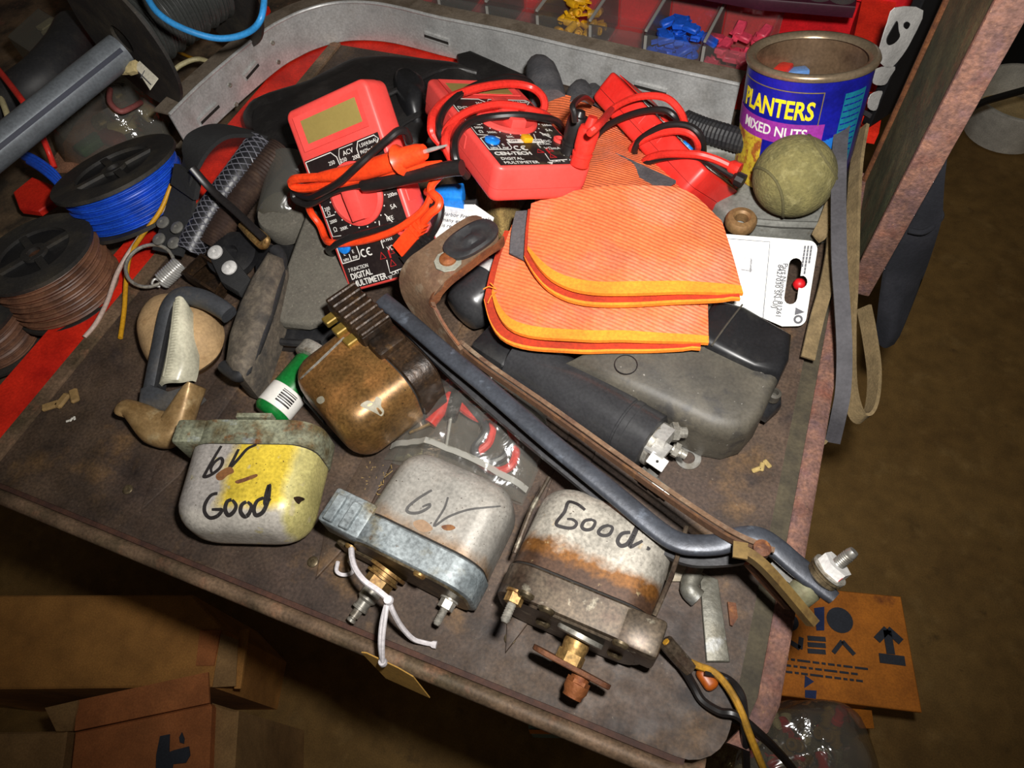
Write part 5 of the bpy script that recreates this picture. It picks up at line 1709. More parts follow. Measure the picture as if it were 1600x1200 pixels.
# ------------------------------------------------------------------ black zip pouch the first meter leans on
m_leather = mat('black_leatherette', (34, 32, 32), .45, layers=[((54, 52, 50), 'n', 30, .5, .72)], bump=.35, bscale=160)
po = thing('zip_pouch', 'black soft zip pouch behind the leaning multimeter', 'pouch', W(560, 160, 0))
rings = blob([(388, 188), (398, 216), (440, 240), (520, 246), (600, 254), (690, 244), (730, 190), (756, 142), (730, 122), (640, 112), (562, 114), (478, 152)], .02, .046, 9, .3)
mb = MB()
mb.loft([[Vector((p.x, p.y, .002)) for p in rings[0]]] + [[p + Vector((0, 0, .003 * nz(p, 34, 5))) for p in r] for r in rings], True, True)
part('body', mb, m_leather, po, True, 70)
part('zip_track', MB().strip(wp([(612, 205, .052), (632, 190, .050), (655, 178, .049), (675, 172, .048)]), .0050, .0018, normals=[(0, 0, 1)]), mat('zip_grey', (62, 60, 60), .5, wave=(900, (24, 24, 24), 0, ('X',), .8)), po, True)
part('piping', MB().tube(wp([(600, 150, .052), (640, 132, .050), (680, 112, .046), (715, 108, .042), (745, 114, .038)]), .0024, 8), m_leather, po, True)
part('flap', MB().shell(coons(wp([(398, 170, .044), (470, 143, .050), (560, 100, .046)]), wp([(560, 100, .046), (600, 130, .054)]), wp([(400, 215, .048), (480, 220, .060), (600, 130, .054)]), wp([(398, 170, .044), (394, 190, .048), (400, 215, .048)])), 14, 8, .003), m_leather, po, True, 70)
single('black_wallet', 'flat black case edge standing between pouch and grey glove fingers', 'case', MB().prism([W(*q) for q in ((712, 82, .040), (735, 76, .040), (830, 118, .040), (845, 150, .040), (800, 140, .040), (715, 100, .040))], .030, .004, 2), m_leather)

# crumpled black bag lump under the first meter's lead
single('black_lump', 'crumpled black plastic beside the first meter under its probes', 'plastic', MB().loft([[p + Vector((0, 0, .004 * nz(p, 80, 9))) for p in r] for r in blob([(625, 190), (650, 175), (685, 195), (690, 240), (665, 262), (640, 240)], .002, .060, 8, .5)], True, True), m_black, smooth=60)

# things glimpsed below the meters
m_paper = mat('white_paper', (228, 228, 224), .7)
pa = thing('leaflet', 'white printed leaflet with grey lines showing between the first meter and the rusty arm', 'paper', W(720, 345, .03))
PA = [W(*q) for q in ((672, 318, .052), (740, 318, .052), (772, 340, .050), (752, 400, .042), (690, 420, .040), (668, 380, .046))]
part('sheet', MB().prism(PA, .0006), m_paper, pa, True, 0)
e1 = (W(745, 342, .05) - W(692, 336, .05)).normalized()
nn = (PA[1] - PA[0]).cross(PA[5] - PA[0]).normalized()
nn = nn if nn.z > 0 else -nn
e1 = (e1 - nn * e1.dot(nn)).normalized()
e2 = nn.cross(e1)


def on_sheet(px, py):
    d = ray(px, py)
    return CAMC + d * ((PA[0] - CAMC).dot(nn) / d.dot(nn)) + nn * .0008


tm = MB()
for s_, px, py in (('Harbor Freight Tools', 690, 337), ('many experiments', 690, 346), ('is required before use', 690, 355), ('nic', 700, 374)):
    p = on_sheet(px, py)
    PM_ = Matrix(((e1.x, e2.x, nn.x, p.x), (e1.y, e2.y, nn.y, p.y), (e1.z, e2.z, nn.z, p.z), (0, 0, 0, 1)))
    tm.merge(text_mb(s_, .0042, 'LEFT', 0, .00004), PM_)
part('lettering', tm, m_greyprint, pa, True, 0)
bl = thing('blue_clip', 'bright blue plastic clip with black base under the black probe', 'clip', W(710, 300, .05))
part('cap', MB().prism([W(*q) for q in ((678, 294, .062), (690, 286, .064), (724, 284, .064), (722, 312, .060), (682, 310, .058))], .012, .002, 2), m_bluecap, bl, True)
part('base', MB().prism([W(*q) for q in ((676, 312, .054), (722, 312, .056), (746, 308, .054), (744, 328, .050), (700, 324, .050))], .014, .002, 2), m_black, bl, True)
m_burlap = mat('tan_burlap', (158, 132, 78), .95, layers=[((128, 104, 60), 'n', 300, .45, .65)], bump=.9, bscale=700)
single('burlap_roll', 'tan burlap wad tucked under the second meter and the glove', 'burlap', MB().loft([[p + Vector((0, 0, .002 * nz(p, 120, 3))) for p in r] for r in blob([(748, 312), (800, 318), (815, 345), (802, 380), (786, 392), (762, 360)], .010, .056, 8, .45)], True, True), m_burlap, smooth=70)
bt = thing('black_bottle', 'glossy black bottle with a white band lying under the rusty arm', 'bottle', W(740, 470, .01))
a, b = W(800, 420, .024), W(718, 492, .022)
A = align(a, b - a)
Lb = (b - a).length
part('body', MB().lathe([(.012, 0), (.019, .004), (.019, Lb * .8), (.015, Lb * .95), (.004, Lb)], 28, A), m_gloss, bt, True, 60)
part('band', MB().lathe([(.0191, .012), (.0194, .0125), (.0194, .021), (.0191, .0215)], 28, A), m_whitepaint, bt, True, 60)

# dusty pad, its dark tray and odd black parts left of the first meter
m_dustpad = mat('grey_dust_felt', (100, 96, 86), .95, layers=[((84, 80, 72), 'n', 40, .42, .65), ((122, 118, 106), 'n', 600, .6, .72)], bump=.3, bscale=800)
gp_ = thing('dusty_pad', 'flat grey dust-covered pad with rounded foot left of the leaning meter', 'pad', W(480, 440, .02))
part('top', MB().prism([W(*q) for q in ((480, 325, .042), (520, 330, .040), (548, 440, .030), (535, 470, .028), (505, 498, .028), (480, 506, .028), (440, 502, .028), (424, 494, .028), (421, 478, .029), (445, 420, .034))], .007, .003, 3), m_dustpad, gp_, True, 60)
part('edge', MB().prism([W(*q) for q in ((478, 330, .034), (520, 335, .032), (550, 445, .022), (510, 502, .0205), (478, 511, .0205), (436, 508, .0205), (420, 498, .0205), (444, 425, .026))], .004, .001, 1), m_dustblack, gp_, True, 60)
dk = thing('black_tray', 'low black plastic tray under the dusty pad', 'tray', W(450, 520, 0))
part('tray_base', MB().prism([W(*q) for q in ((395, 380, .016), (530, 380, .016), (545, 480, .016), (500, 540, .014), (402, 528, .014))], .0135, .003, 2), m_black, dk, True)
part('tray_lip', MB().tube(wp([(402, 524, .016), (440, 534, .016), (500, 538, .016)]), .0028, 8), m_black, dk, True)

m_dusty = mat('dusty_brown_black_shell', (84, 76, 66), .8, layers=[((108, 98, 84), 'n', 200, .45, .65), ((52, 50, 48), 'n', 40, .5, .7)], bump=.3, bscale=700)
ov = thing('oval_housing', 'dust-furred black oval mirror housing standing on edge beside the cream lens', 'housing', W(390, 520, 0))
ovp = [(415, 385, .050), (438, 395, .050), (440, 410, .048), (420, 480, .046), (390, 560, .042), (375, 584, .040), (358, 578, .038), (346, 560, .038), (352, 520, .040), (368, 470, .044), (388, 428, .048)]
part('shell', MB().prism([W(*q) for q in ovp], .034, .010, 4), m_dusty, ov, True, 70)
part('rim', MB().tube(wp([(430, 390, .041), (439, 410, .040), (421, 482, .038), (392, 560, .034), (376, 586, .032), (361, 581, .030), (350, 572, .029)]), .0046, 10), m_rubber, ov, True, 60)
part('base_foot', MB().prism([W(q[0] * .8 + 395 * .2, q[1] * .8 + 490 * .2, .012) for q in ovp], .0115), m_black, ov, True)
0 and part('pivot_cap', MB().lathe([(.006, 0), (.0075, .004), (.006, .010), (.003, .012)], 16, align(W(412, 386, .050), (0, .4, 1))), m_rubber, ov, True)

# cream lens in a rubber frame with a gold foot
ln = thing('lamp_lens', 'ribbed cream lens in a dark rubber frame ending in a worn gold foot', 'lens', W(260, 600, 0))
m_rubberb = mat('blue_black_rubber', (62, 64, 68), .6, layers=[((88, 82, 74), 'n', 30, .5, .7)], bump=.2)
m_cream = mat('cream_plastic', (206, 202, 178), .35)
part('frame', MB().oval(wp([(240, 612, .018), (250, 560, .026), (262, 500, .034), (272, 474, .038), (290, 463, .040), (318, 468, .040), (345, 482, .038), (358, 492, .036)]), .0125, .013), m_rubberb, ln, True, 60)
part('frame_lip', MB().strip(wp([(249, 612, .020), (262, 545, .030), (275, 490, .038), (287, 478, .040)]), .0020, .010, normals=[(0, 0, 1)]), m_rubber, ln, True, 60)
lf = coons(wp([(276, 490, .034), (284, 478, .036), (296, 478, .036), (303, 492, .032)]), wp([(303, 492, .032), (307, 530, .028), (307, 570, .024), (302, 592, .020)]), wp([(250, 606, .018), (262, 606, .020), (288, 604, .020), (302, 592, .020)]), wp([(276, 490, .034), (268, 530, .030), (258, 575, .022), (250, 606, .018)]))
part('lens', MB().shell(lambda u, v: lf(u, v) + Vector((0, 0, .010 * math.sin(math.pi * min(1, max(0, u))) ** .6 + (.0006 if int(v * 60) % 2 and .3 < u < .6 else 0))), 20, 60, .004), m_cream, ln, True, 50)
part('lens_groove', MB().tube([lf(.30, k / 20) + Vector((0, 0, .0102 * math.sin(math.pi * .30) ** .6)) for k in range(1, 20)], .0007, 6), mat('cream_groove', (150, 146, 126), .6), ln, True)
part('rubber_collar', MB().prism([W(*q) for q in ((218, 606, .024), (232, 598, .026), (262, 610, .026), (296, 600, .026), (304, 604, .024), (272, 632, .020), (250, 640, .018), (214, 632, .020))], .018, .003, 2), m_rubberb, ln, True, 50)
m_gold = mat('worn_gold_paint', (178, 146, 100), .42, .3, layers=[((128, 100, 62), 'n', 40, .45, .65), ((186, 162, 120), 'n', 80, .6, .72)])
part('gold_foot', MB().oval(wp([(198, 648, .014), (205, 642, .016), (222, 652, .015), (244, 668, .014), (268, 672, .014), (282, 650, .016), (296, 622, .019), (308, 602, .022)]), [.006, .009, .011, .012, .0125, .013, .013, .013, .014, .015, .016, .017, .018, .019, .020, .021, .022, .023, .024, .024, .024, .024, .024, .0235, .023, .0225, .022, .021, .020, .019, .018, .017, .016, .015, .014, .013, .012, .011, .010, .009, .007, .005, .004][:43], .018, 14), m_gold, ln, True, 70)

single('rubber_pebble', 'beige round flattened rubber pebble behind the cream lens', 'pebble', MB().loft([[p + Vector((0, 0, .0008 * nz(p, 90))) for p in r] for r in blob([(222, 520), (232, 565), (262, 590), (310, 580), (344, 550), (350, 515), (330, 485), (285, 470), (245, 480)], .012, .034, 8, .5)[::1]] , True, True).loft([[Vector((p.x, p.y, .012)) for p in blob([(222, 520), (232, 565), (262, 590), (310, 580), (344, 550), (350, 515), (330, 485), (285, 470), (245, 480)], .012, .034, 8, .5)[0]], [Vector((p.x * .8 + W(285, 530, .012).x * .2, p.y * .8 + W(285, 530, .012).y * .2, .0006)) for p in blob([(222, 520), (232, 565), (262, 590), (310, 580), (344, 550), (350, 515), (330, 485), (285, 470), (245, 480)], .012, .034, 8, .5)[0]]], False, True), mat('beige_rubber', (190, 156, 112), .75, layers=[((160, 126, 86), 'n', 50, .55, .7)], bump=.2, bscale=200), smooth=70)

# straps, sleeve, tube, ring and spring
m_web = mat('black_webbing', (32, 32, 33), .75, wave=(420, (54, 54, 54), 0, ('Y',), .5), bump=.3)
sp = thing('nylon_strap', 'black nylon strap with four grey rivets curling up by the blue spool', 'strap', W(290, 300, .03))
part('strap', MB().strip(wp([(410, 212, .045), (375, 205, .062), (340, 206, .074), (312, 222, .078), (298, 250, .070), (290, 290, .052), (280, 335, .036), (268, 378, .024), (262, 396, .020)]), .0270, .0030, normals=[(0, 0, 1)]), m_web, sp, True, 50)
for q in ((255, 348), (277, 356), (249, 374), (272, 380)):
    part('rivet', MB().lathe([(.0052, 0), (.0052, .0010), (.0040, .0018), (.0016, .0018), (.0012, .0010), (0, .0010)], 18, align(W(q[0], q[1], .034 if q[1] < 365 else .028), (0, -.25, 1))), mat('grey_rivet', (120, 118, 112), .45, .3), sp, True)
part('stitched_fold', MB().strip(wp([(294, 268, .0645), (288, 300, .052)]), .0278, .0044, normals=[(0, -.2, 1)]), m_web, sp, True)
rg = thing('key_ring', 'steel split ring hanging on the end of the riveted strap', 'ring', W(232, 420, .01))
rgp = []
RA = align(W(234, 415, .020), (.2, -.2, 1))
for i in range(40):
    a = 2 * math.pi * i / 40
    rgp.append(RA @ Vector((.0180 * math.cos(a), .0180 * math.sin(a), 0)))
part('ring', MB().tube(rgp, .0014, 8, closed=True), m_steel, rg, True)
sq = thing('coil_spring', 'small bright coil spring hooked to the split ring', 'spring', W(265, 425, .006))
a, b = W(252, 440, .014), W(282, 412, .020)
SA_ = align(a, b - a)
Ls = (b - a).length
part('coil', MB().tube([SA_ @ Vector((.0062 * math.cos(t_ * .5), .0062 * math.sin(t_ * .5), Ls * t_ / 130)) for t_ in range(131)], .0009, 6), m_chrome, sq, True, 60)
part('hook', MB().tube(wp([(252, 440, .014), (242, 436, .018), (238, 444, .016), (250, 448, .012)]), .0009, 6), m_chrome, sq, True)

m_braid = mat('black_braided_sleeve', (30, 30, 34), .4)
bs = thing('braided_sleeve', 'black and white braided sleeve tube beside the riveted strap', 'tube', W(350, 305, .03))
bpth = wp([(296, 392, .020), (330, 330, .034), (370, 275, .046), (408, 222, .052)], 40)
part('sleeve', MB().tube(bpth, .0102, 16), m_braid, bs, True, 60)
thr = MB()
for sg_ in (-1, 1):
    for k_ in range(7):
        hp_ = []
        for i_, p_ in enumerate(bpth):
            t_ = (bpth[min(i_ + 1, len(bpth) - 1)] - bpth[max(i_ - 1, 0)]).normalized()
            u_ = (Vector((0, 0, 1)) - t_ * t_.z).normalized()
            v_ = t_.cross(u_)
            an = sg_ * i_ * .16 + k_ * 2 * math.pi / 7
            hp_.append(p_ + (u_ * math.cos(an) + v_ * math.sin(an)) * .0102)
        thr.tube(hp_, .00045, 4)
part('braid_threads', thr, mat('grey_thread', (104, 104, 112), .4), bs, True, 60)
single('corrugated_tube', 'dark brown corrugated tube beside the braided sleeve', 'tube', MB().tube(wp([(330, 385, .020), (362, 332, .032), (400, 280, .042), (440, 232, .048)], 26), [.0098 + .0009 * (i % 2) for i in range(79)], 16), mat('dark_brown_tube', (56, 42, 36), .5, layers=[((80, 62, 50), 'n', 80, .5, .7)]), smooth=20)
single('flat_cable', 'flat double black cable lying across the tubes', 'cable', MB().oval(wp([(300, 262, .078), (330, 296, .064), (370, 332, .054), (412, 372, .046)]), .0060, .0032), m_blackwire)
brk = thing('clamp_bracket', 'black clamp bracket with two bright screws below the corrugated tube', 'bracket', W(360, 410, 0))
part('disc', MB().lathe([(.019, 0), (.019, .006), (.013, .008), (.006, .008), (.005, .004), (0, .004)], 30, align(W(366, 402, .018), (.1, -.2, 1))), m_black, brk, True)
part('plate', MB().prism([W(*q) for q in ((322, 392, .028), (350, 384, .030), (392, 436, .028), (372, 456, .026), (345, 440, .027))], .007, .0015, 2), m_web, brk, True)
for q in ((336, 395), (358, 419)):
    part('screw', MB().lathe([(.0058, 0), (.0058, .0014), (.0042, .0024), (.0016, .0024), (.0014, .0012), (0, .0012)], 20, align(W(q[0] + 1, q[1], .031), (0, -.2, 1))), m_whitepaint, brk, True)
part('open_frame', MB().strip([W(*q) for q in ((290, 430, .020), (318, 404, .022), (362, 430, .020), (340, 462, .016))], .010, .0024, sides=[(0, 0, 1)], closed=True), m_tarry, brk, True, 20)
part('frame_base', MB().prism([W(*q) for q in ((290, 434, .006), (318, 408, .006), (364, 436, .006), (340, 466, .006))], .0055), m_tarry, brk, True)
single('brass_hook', 'dark brass hook between clamp bracket and dusty pad', 'hook', MB().tube(wp([(378, 352, .040), (392, 368, .040), (410, 384, .038), (416, 374, .042), (402, 362, .044)]), .0030, 10), m_brass)
# dusty clear cup
cu = thing('clear_cups', 'dusty clear plastic cup lying left of the leaning meter', 'cup', W(450, 300, 0))
m_dustclear = film('dusty_clear_plastic', (200, 196, 180), gloss=.16, rough=.15, bump=.6, bscale=45, haze=.09)
A = align(W(440, 350, .026), W(470, 250, .034) - W(440, 350, .026))
part('cup', MB().lathe([(.015, 0), (.020, .004), (.023, .050), (.0245, .052), (.0245, .054)], 28, A, caps=False), m_dustclear, cu, True, 60)
single('dust_cap', 'round dusty grey cap on the black tray above the pad', 'cap', MB().lathe([(.016, 0), (.019, .002), (.019, .018), (.017, .021), (0, .022)], 28, align(W(455, 352, .018), (0, -.25, 1))), m_dustpad, smooth=40)

# green bottle under the yellow motor
gb = thing('green_bottle', 'green bottle with white barcode label between yellow and gold motors', 'bottle', W(440, 620, 0))
a, b = W(486, 572, .014), W(424, 645, .013)
A = align(a, b - a)
Lb = (b - a).length
part('body', MB().lathe([(.010, -.004), (.0125, 0), (.0125, Lb), (.010, Lb + .003)], 28, A), mat('green_plastic', (20, 110, 46), .3), gb, True, 60)
part('label', MB().lathe([(.0126, Lb * .56), (.0129, Lb * .57), (.0129, Lb * .93), (.0126, Lb * .94)], 28, A), m_white, gb, True, 60)
bars = MB()
rngb = random.Random(3)
zc = Lb * .62
vg = (A.inverted().to_3x3() @ (CAMC - a)).normalized()
ag = math.degrees(math.atan2(vg.y, vg.x))
while zc < Lb * .86:
    w_ = rngb.choice((.0005, .0008, .0012))
    ring0 = []
    for an in range(-4, 5):
        th = R_(0 + an * 5)
    bars.merge(MB().grid(lambda u, v, z0=zc, ww=w_: A @ (Matrix.Rotation(R_(ag - 32 + 50 * u), 4, 'Z') @ Vector((.01305, 0, z0 + ww * v))), 8, 1))
    zc += w_ + rngb.choice((.0006, .0010))
part('barcode', bars, m_marker, gb, True, 0)
part('steel_cap', MB().lathe([(.015, -.012), (.0155, -.011), (.0155, -.003), (.013, -.002)], 28, A), m_steel, gb, True)

# ------------------------------------------------------------------ spools and tangle in the left compartment
m_spool = mat('black_spool_plastic', (46, 44, 42), .6, layers=[((70, 64, 54), 'n', 30, .45, .68), ((96, 88, 72), 'n', 300, .66, .76)], bump=.2)


def spool(label, M, rf, rd, rw, h, m_w, wires=16, th=.003, hub=.010, spokes=True):
    t = thing('wire_spool', label, 'spool', M, 'wire spools')
    if spokes:
        fl_ = MB().lathe([(rf * .62, h), (rf, h), (rf, h + th), (rf * .62, h + th)], 40, closed=True)
        fl_.lathe([(hub * .55, h), (hub, h), (hub, h + th), (hub * .55, h + th)], 20, closed=True)
        top_ = part('flange', fl_, m_spool, t)
        for k in range(4):
            part('spoke', MB().box((hub * .9, -.003, h), (rf * .64, .003, h + th * .9), Rz(k * 90 + 20)), m_spool, top_)
        part('flange_web', MB().lathe([(hub * .9, h - .002), (rf * .63, h - .002), (rf * .63, h + .0004), (hub * .9, h + .0004)], 30, closed=True), m_black, top_)
    else:
        part('flange', MB().lathe([(hub, h), (rf, h), (rf, h + th), (hub, h + th)], 48, closed=True), m_spool, t)
    part('flange', MB().lathe([(hub, -th), (rf, -th), (rf, 0), (hub, 0)], 40, closed=True), m_spool, t)
    part('hub', MB().lathe([(rd, 0), (rd, h)], 24), m_spool, t)
    prof = []
    for i in range(wires):
        z0 = h * i / wires
        for k in range(4):
            a = math.pi * k / 4
            prof.append((rw + math.sin(a) * h / wires * .5 + .0012 * math.sin(i * 2.3), z0 + h / wires * k / 4))
    part('wire_winding', MB().lathe([(rd, 0)] + prof + [(rd, h)], 44), m_w, t, smooth=40)
    return t


m_bluewire = mat('blue_wire', (30, 84, 206), .4, layers=[((22, 66, 170), 'n', 60, .5, .7)])
m_brownwire = mat('copper_brown_wire', (122, 84, 62), .5, layers=[((88, 60, 46), 'n', 60, .45, .65)])
m_greywire = mat('dark_grey_wire', (62, 64, 62), .35)
spool('black spool of bright blue wire standing flat by the riveted strap', align(W(180, 266, .046) - Vector((-.24, .14, .96)) * .032, (-.24, .14, .96)), .0520, .020, .0460, .032, m_bluewire)
spool('black spool of copper brown wire lying flat left of the red border', align(W(56, 398, .034) - Vector((-.10, .06, .99)) * .040, (-.10, .06, .99)), .0450, .020, .0415, .040, m_brownwire, 12)
spool('black spool cut by the left edge of the picture', T(-.540, .143, -.018) @ Ry(8), .0400, .020, .0340, .040, m_brownwire, 12)
a = W(190, 62, .088)
b = a + (RIGHT * .74 - DOWN * .50) + ray(190, 62).normalized() * .45
spool('large black spool of dark grey wire lying on its side at the top left', align(a, b - a) @ T(0, 0, .003), .0610, .022, .0290, .095, m_greywire, 26, .003, .012, False)

tb_ = thing('steel_tube', 'thick grey steel tube with a dark slot pointing in from the left edge', 'tube', W(100, 150, .1))
a, b = W(-140, 342, .092), W(190, 78, .112)
A = align(a, b - a, (0, 0, 1))
Lt = (b - a).length
m_tube = mat('satin_grey_tube', (120, 126, 132), .4, .3)
part('tube', MB().lathe([(.0122, 0), (.0122, Lt), (.0108, Lt), (.0108, Lt - .02)], 30, A), m_tube, tb_, True, 60)
mi = A.inverted()
vd = (mi.to_3x3() @ (CAMC - a)).normalized()
ang = math.atan2(vd.y, vd.x)
part('slot', MB().grid(lambda u, v: A @ Vector((.01235 * math.cos(ang + .12 - u * .26), .01235 * math.sin(ang + .12 - u * .26), Lt * (v * .985))), 4, 2), mat('dark_blue_slot', (24, 30, 52), .6), tb_, True)
single('thin_rod', 'thin pale rod lying under the steel tube', 'rod', MB().tube([W(70, 198, .060), W(148, 128, .066)], .0042, 12), mat('pale_rod', (170, 166, 156), .45))
tg_ = thing('paper_tag', 'folded white paper label taped on the large black spool', 'label', W(225, 112, .09))
part('label_face', MB().prism([W(*q) for q in ((211, 104, .104), (218, 95, .106), (247, 122, .102), (234, 140, .098)) ], .0006), mat('pale_paper', (200, 194, 176), .7), tg_, True)
part('twisted_end', MB().tube(wp([(214, 104, .104), (200, 108, .102), (184, 108, .102), (174, 107, .102)]), [.005] * 6 + [.004] * 6 + [.002] * 7, 8), mat('yellowed_paper', (190, 172, 124), .7), tg_, True)
gl_ = MB()
for q0, q1 in (((216, 112), (236, 132)), ((226, 110), (220, 122))):
    gl_.strip([W(q0[0], q0[1], .1042), W(q1[0], q1[1], .1015)], .0006, .0003, normals=[(0, 0, 1)])
part('ruled_lines', gl_, m_greyprint, tg_, True, 0)


def wire(label, pts, r, m, cat='wire', group=None):
    return single('loose_wire', label, cat, MB().tube(wp(pts, 8), r, 8), m, group, smooth=60)


m_skyblue = mat('sky_blue_wire', (50, 140, 205), .4)
m_yel = mat('yellow_wire', (206, 150, 30), .45)
m_pale = mat('pale_pink_wire', (196, 172, 160), .5)
m_creamw = mat('cream_wire', (196, 184, 140), .5)
wire('sky blue wire looping down over the top left spool', [(222, -20, .15), (245, 18, .14), (285, 44, .13), (340, 60, .12), (385, 52, .12), (408, 28, .13), (414, -20, .14)], .0024, m_skyblue)
wire('pale pink wire end draped over the red border', [(262, 320, .034), (238, 345, .028), (208, 385, .018), (184, 425, .010), (168, 470, .005), (150, 505, .003), (132, 527, .0025)], .0018, m_pale)
wire('yellow wire end draped over the red border', [(268, 288, .046), (250, 330, .034), (222, 368, .024), (203, 400, .014), (197, 440, .008), (194, 485, .0035), (188, 528, .0025)], .0018, m_yel)
wire('red wire running under the steel tube at the left edge', [(-10, 100, .07), (18, 135, .075), (40, 165, .075), (60, 200, .05), (75, 235, .03), (85, 262, .02)], .0026, m_redwire)
wire('cream wire at the far left edge under the tube', [(-10, 130, .05), (4, 160, .055), (14, 190, .05), (20, 230, .03)], .0026, m_creamw)
wire('yellow wire crossing the clutter left of the channel', [(280, 82, .012), (305, 92, .016), (330, 96, .016), (345, 90, .014)], .0016, m_yel)
wire('bent yellow wire below the sky blue loop', [(358, 34, .03), (378, 38, .03), (392, 52, .026), (382, 72, .02)], .0018, m_yel)
wire('cream twisted wire left of the channel', [(266, 115, .02), (285, 100, .022), (312, 92, .02), (340, 104, .016)], .0024, m_creamw)
wire('pinkish wire curled on the grimy compartment floor', [(172, 140, .02), (172, 160, .024), (188, 174, .02), (206, 168, .016), (220, 160, .01)], .0026, mat('dusty_pink_wire', (150, 84, 80), .6))
for i, (dx, lab) in enumerate(((0, 'uppermost blue wire strand beside the blue spool'), (8, 'second blue wire strand beside the blue spool'), (16, 'third blue wire strand beside the blue spool'), (24, 'lowest blue wire strand beside the blue spool'))):
    wire(lab, [(20 + dx, 232 + dx * .9, .03), (55 + dx * .6, 246 + dx, .032), (85 + dx * .3, 268 + dx, .026), (100, 290 + dx, .016)], .0020, m_bluewire, group='blue strands by the blue spool')
single('black_hose', 'thick black hose running behind the steel tube', 'hose', MB().tube(wp([(-20, 185, .03), (30, 150, .045), (70, 120, .05), (105, 80, .05), (120, 50, .045)]), .0200, 18), m_rubber, smooth=60)
wp_ = wp
jb = thing('clear_box', 'dusty clear plastic box of cream strips at the top left', 'box', W(60, 60, 0))
part('box', MB().prism([W(*q) for q in ((10, 55, .05), (60, 10, .05), (108, 40, .05), (60, 88, .05))], .035, .002, 1), m_dustclear, jb, True)
for k in range(4):
    part('cream_strip', MB().strip([W(62 + k * 9, 46 + k * 8, .042), W(86 + k * 6, 30 + k * 8, .042)], .010, .003, normals=[(0, 0, 1)]), m_cream, jb, True)
# bags and small hardware among the clutter
bgm = film('dusty_bag_film', (205, 195, 165), gloss=.16, rough=.14, bump=1.0, bscale=60, haze=.14)
for lab, ol, z0, z1 in (('dusty clear bag of small hardware right of the steel tube', [(100, 200), (150, 160), (205, 140), (262, 180), (262, 220), (220, 250), (120, 262)], -.036, .012),
                        ('crumpled clear bag between brown spool and red border', [(60, 470), (150, 410), (172, 380), (150, 460), (70, 545), (20, 580), (0, 560)], -.036, -.006)):
    rr3 = blob(ol, z0, z1, 8, .4)
    o_ = thing('dusty_bag', lab, 'bag', W(ol[0][0], ol[0][1], z0))
    part('film', MB().loft([[p + Vector((.008 * nz(p, 60, 2), .008 * nz(p, 60, 3), .012 * nz(p, 90, 1))) for p in r] for r in rr3], True, True), bgm, o_, True, 60)
hw = ((160, 192, 'steel'), (205, 178, 'steel'), (145, 232, 'green'), (178, 222, 'red'), (195, 205, 'cream'), (220, 215, 'steel'), (185, 150, 'steel'), (232, 180, 'cream'))
hcol = {'steel': m_steel, 'green': mat('teal_plastic', (46, 120, 92), .5), 'red': mat('faded_red', (150, 56, 48), .5), 'cream': m_cream}
hlab = ('steel washer nut in the dusty bag by the tube end', 'steel ring nut in the dusty bag under the spool', 'teal plastic piece in the dusty bag', 'faded red piece in the dusty bag', 'cream piece in the middle of the dusty bag', 'steel nut at the right of the dusty bag', 'steel nut at the top of the dusty bag', 'cream piece at the right end of the dusty bag')
for (x, y, c), lab in zip(hw, hlab):
    p = W(x, y, -.030)
    single('small_part', lab, 'hardware', (nut(MB().lathe([(.004, -.002), (.009, -.002), (.009, .003), (.004, .003)], 18, T(*p), closed=True), .0075, .003, .007, T(*p)) if c == 'steel' else MB().rbox((-.014, -.008, 0), (.014, .008, .010), .003, 2, T(*p) @ Rz(x * 3))), hcol[c], 'hardware in the dusty bag')
single('green_net', 'green plastic net scrap left of the aluminium channel', 'net', MB().prism([W(*q) for q in ((288, 128, .008), (312, 118, .010), (300, 150, .006), (276, 158, .004))], .004), hcol['green'])
single('yellow_stopper', 'yellow plastic stopper under the steel tube', 'stopper', MB().lathe([(.012, 0), (.013, .002), (.010, .014), (0, .015)], 18, T(*W(50, 215, .010))), m_yellowbtn, smooth=50)
single('red_sheet', 'bright red flat sheet below the blue strands at the left edge', 'sheet', MB().prism([W(*q) for q in ((20, 300, -.010), (50, 276, -.010), (80, 288, -.010), (88, 312, -.012), (60, 330, -.012), (30, 326, -.012))], .006, .001, 1), m_red)
single('red_plate', 'bright red flat plate behind the sky blue wire loop', 'plate', MB().prism([W(*q) for q in ((355, 15, .004), (372, 2, .004), (420, 10, .004), (408, 26, .004), (368, 26, .004))], .006), m_red)

single('tan_card', 'tan pinkish card sheet lying under the dusty hardware bag', 'card', MB().prism([W(*q) for q in ((70, 268, -.034), (120, 190, -.034), (165, 140, -.034), (200, 160, -.034), (160, 268, -.034))], .002), mat('tan_pink_card', (168, 120, 92), .8, layers=[((130, 84, 66), 'n', 25, .45, .65)], grime=.3))

# ------------------------------------------------------------------ cardboard boxes and bits on the floor
m_cardb = mat('brown_cardboard', (196, 138, 70), .85, layers=[((178, 122, 60), 'n', 8, .4, .65)], bump=.1)
m_cardr = mat('reddish_cardboard', (192, 118, 66), .85, layers=[((176, 104, 56), 'n', 10, .4, .65)], bump=.1)
m_cardg = mat('greyish_cardboard', (170, 132, 84), .85, layers=[((150, 114, 70), 'n', 10, .4, .65)], bump=.1)
m_ink = mat('blue_black_ink', (52, 56, 66), .7)
m_blueink = mat('blue_ink', (36, 54, 104), .7)


def slab_px(pts, z, z1, bev=.002):
    return MB().prism([W(p[0], p[1], z) for p in pts], z - z1, bev, 1)


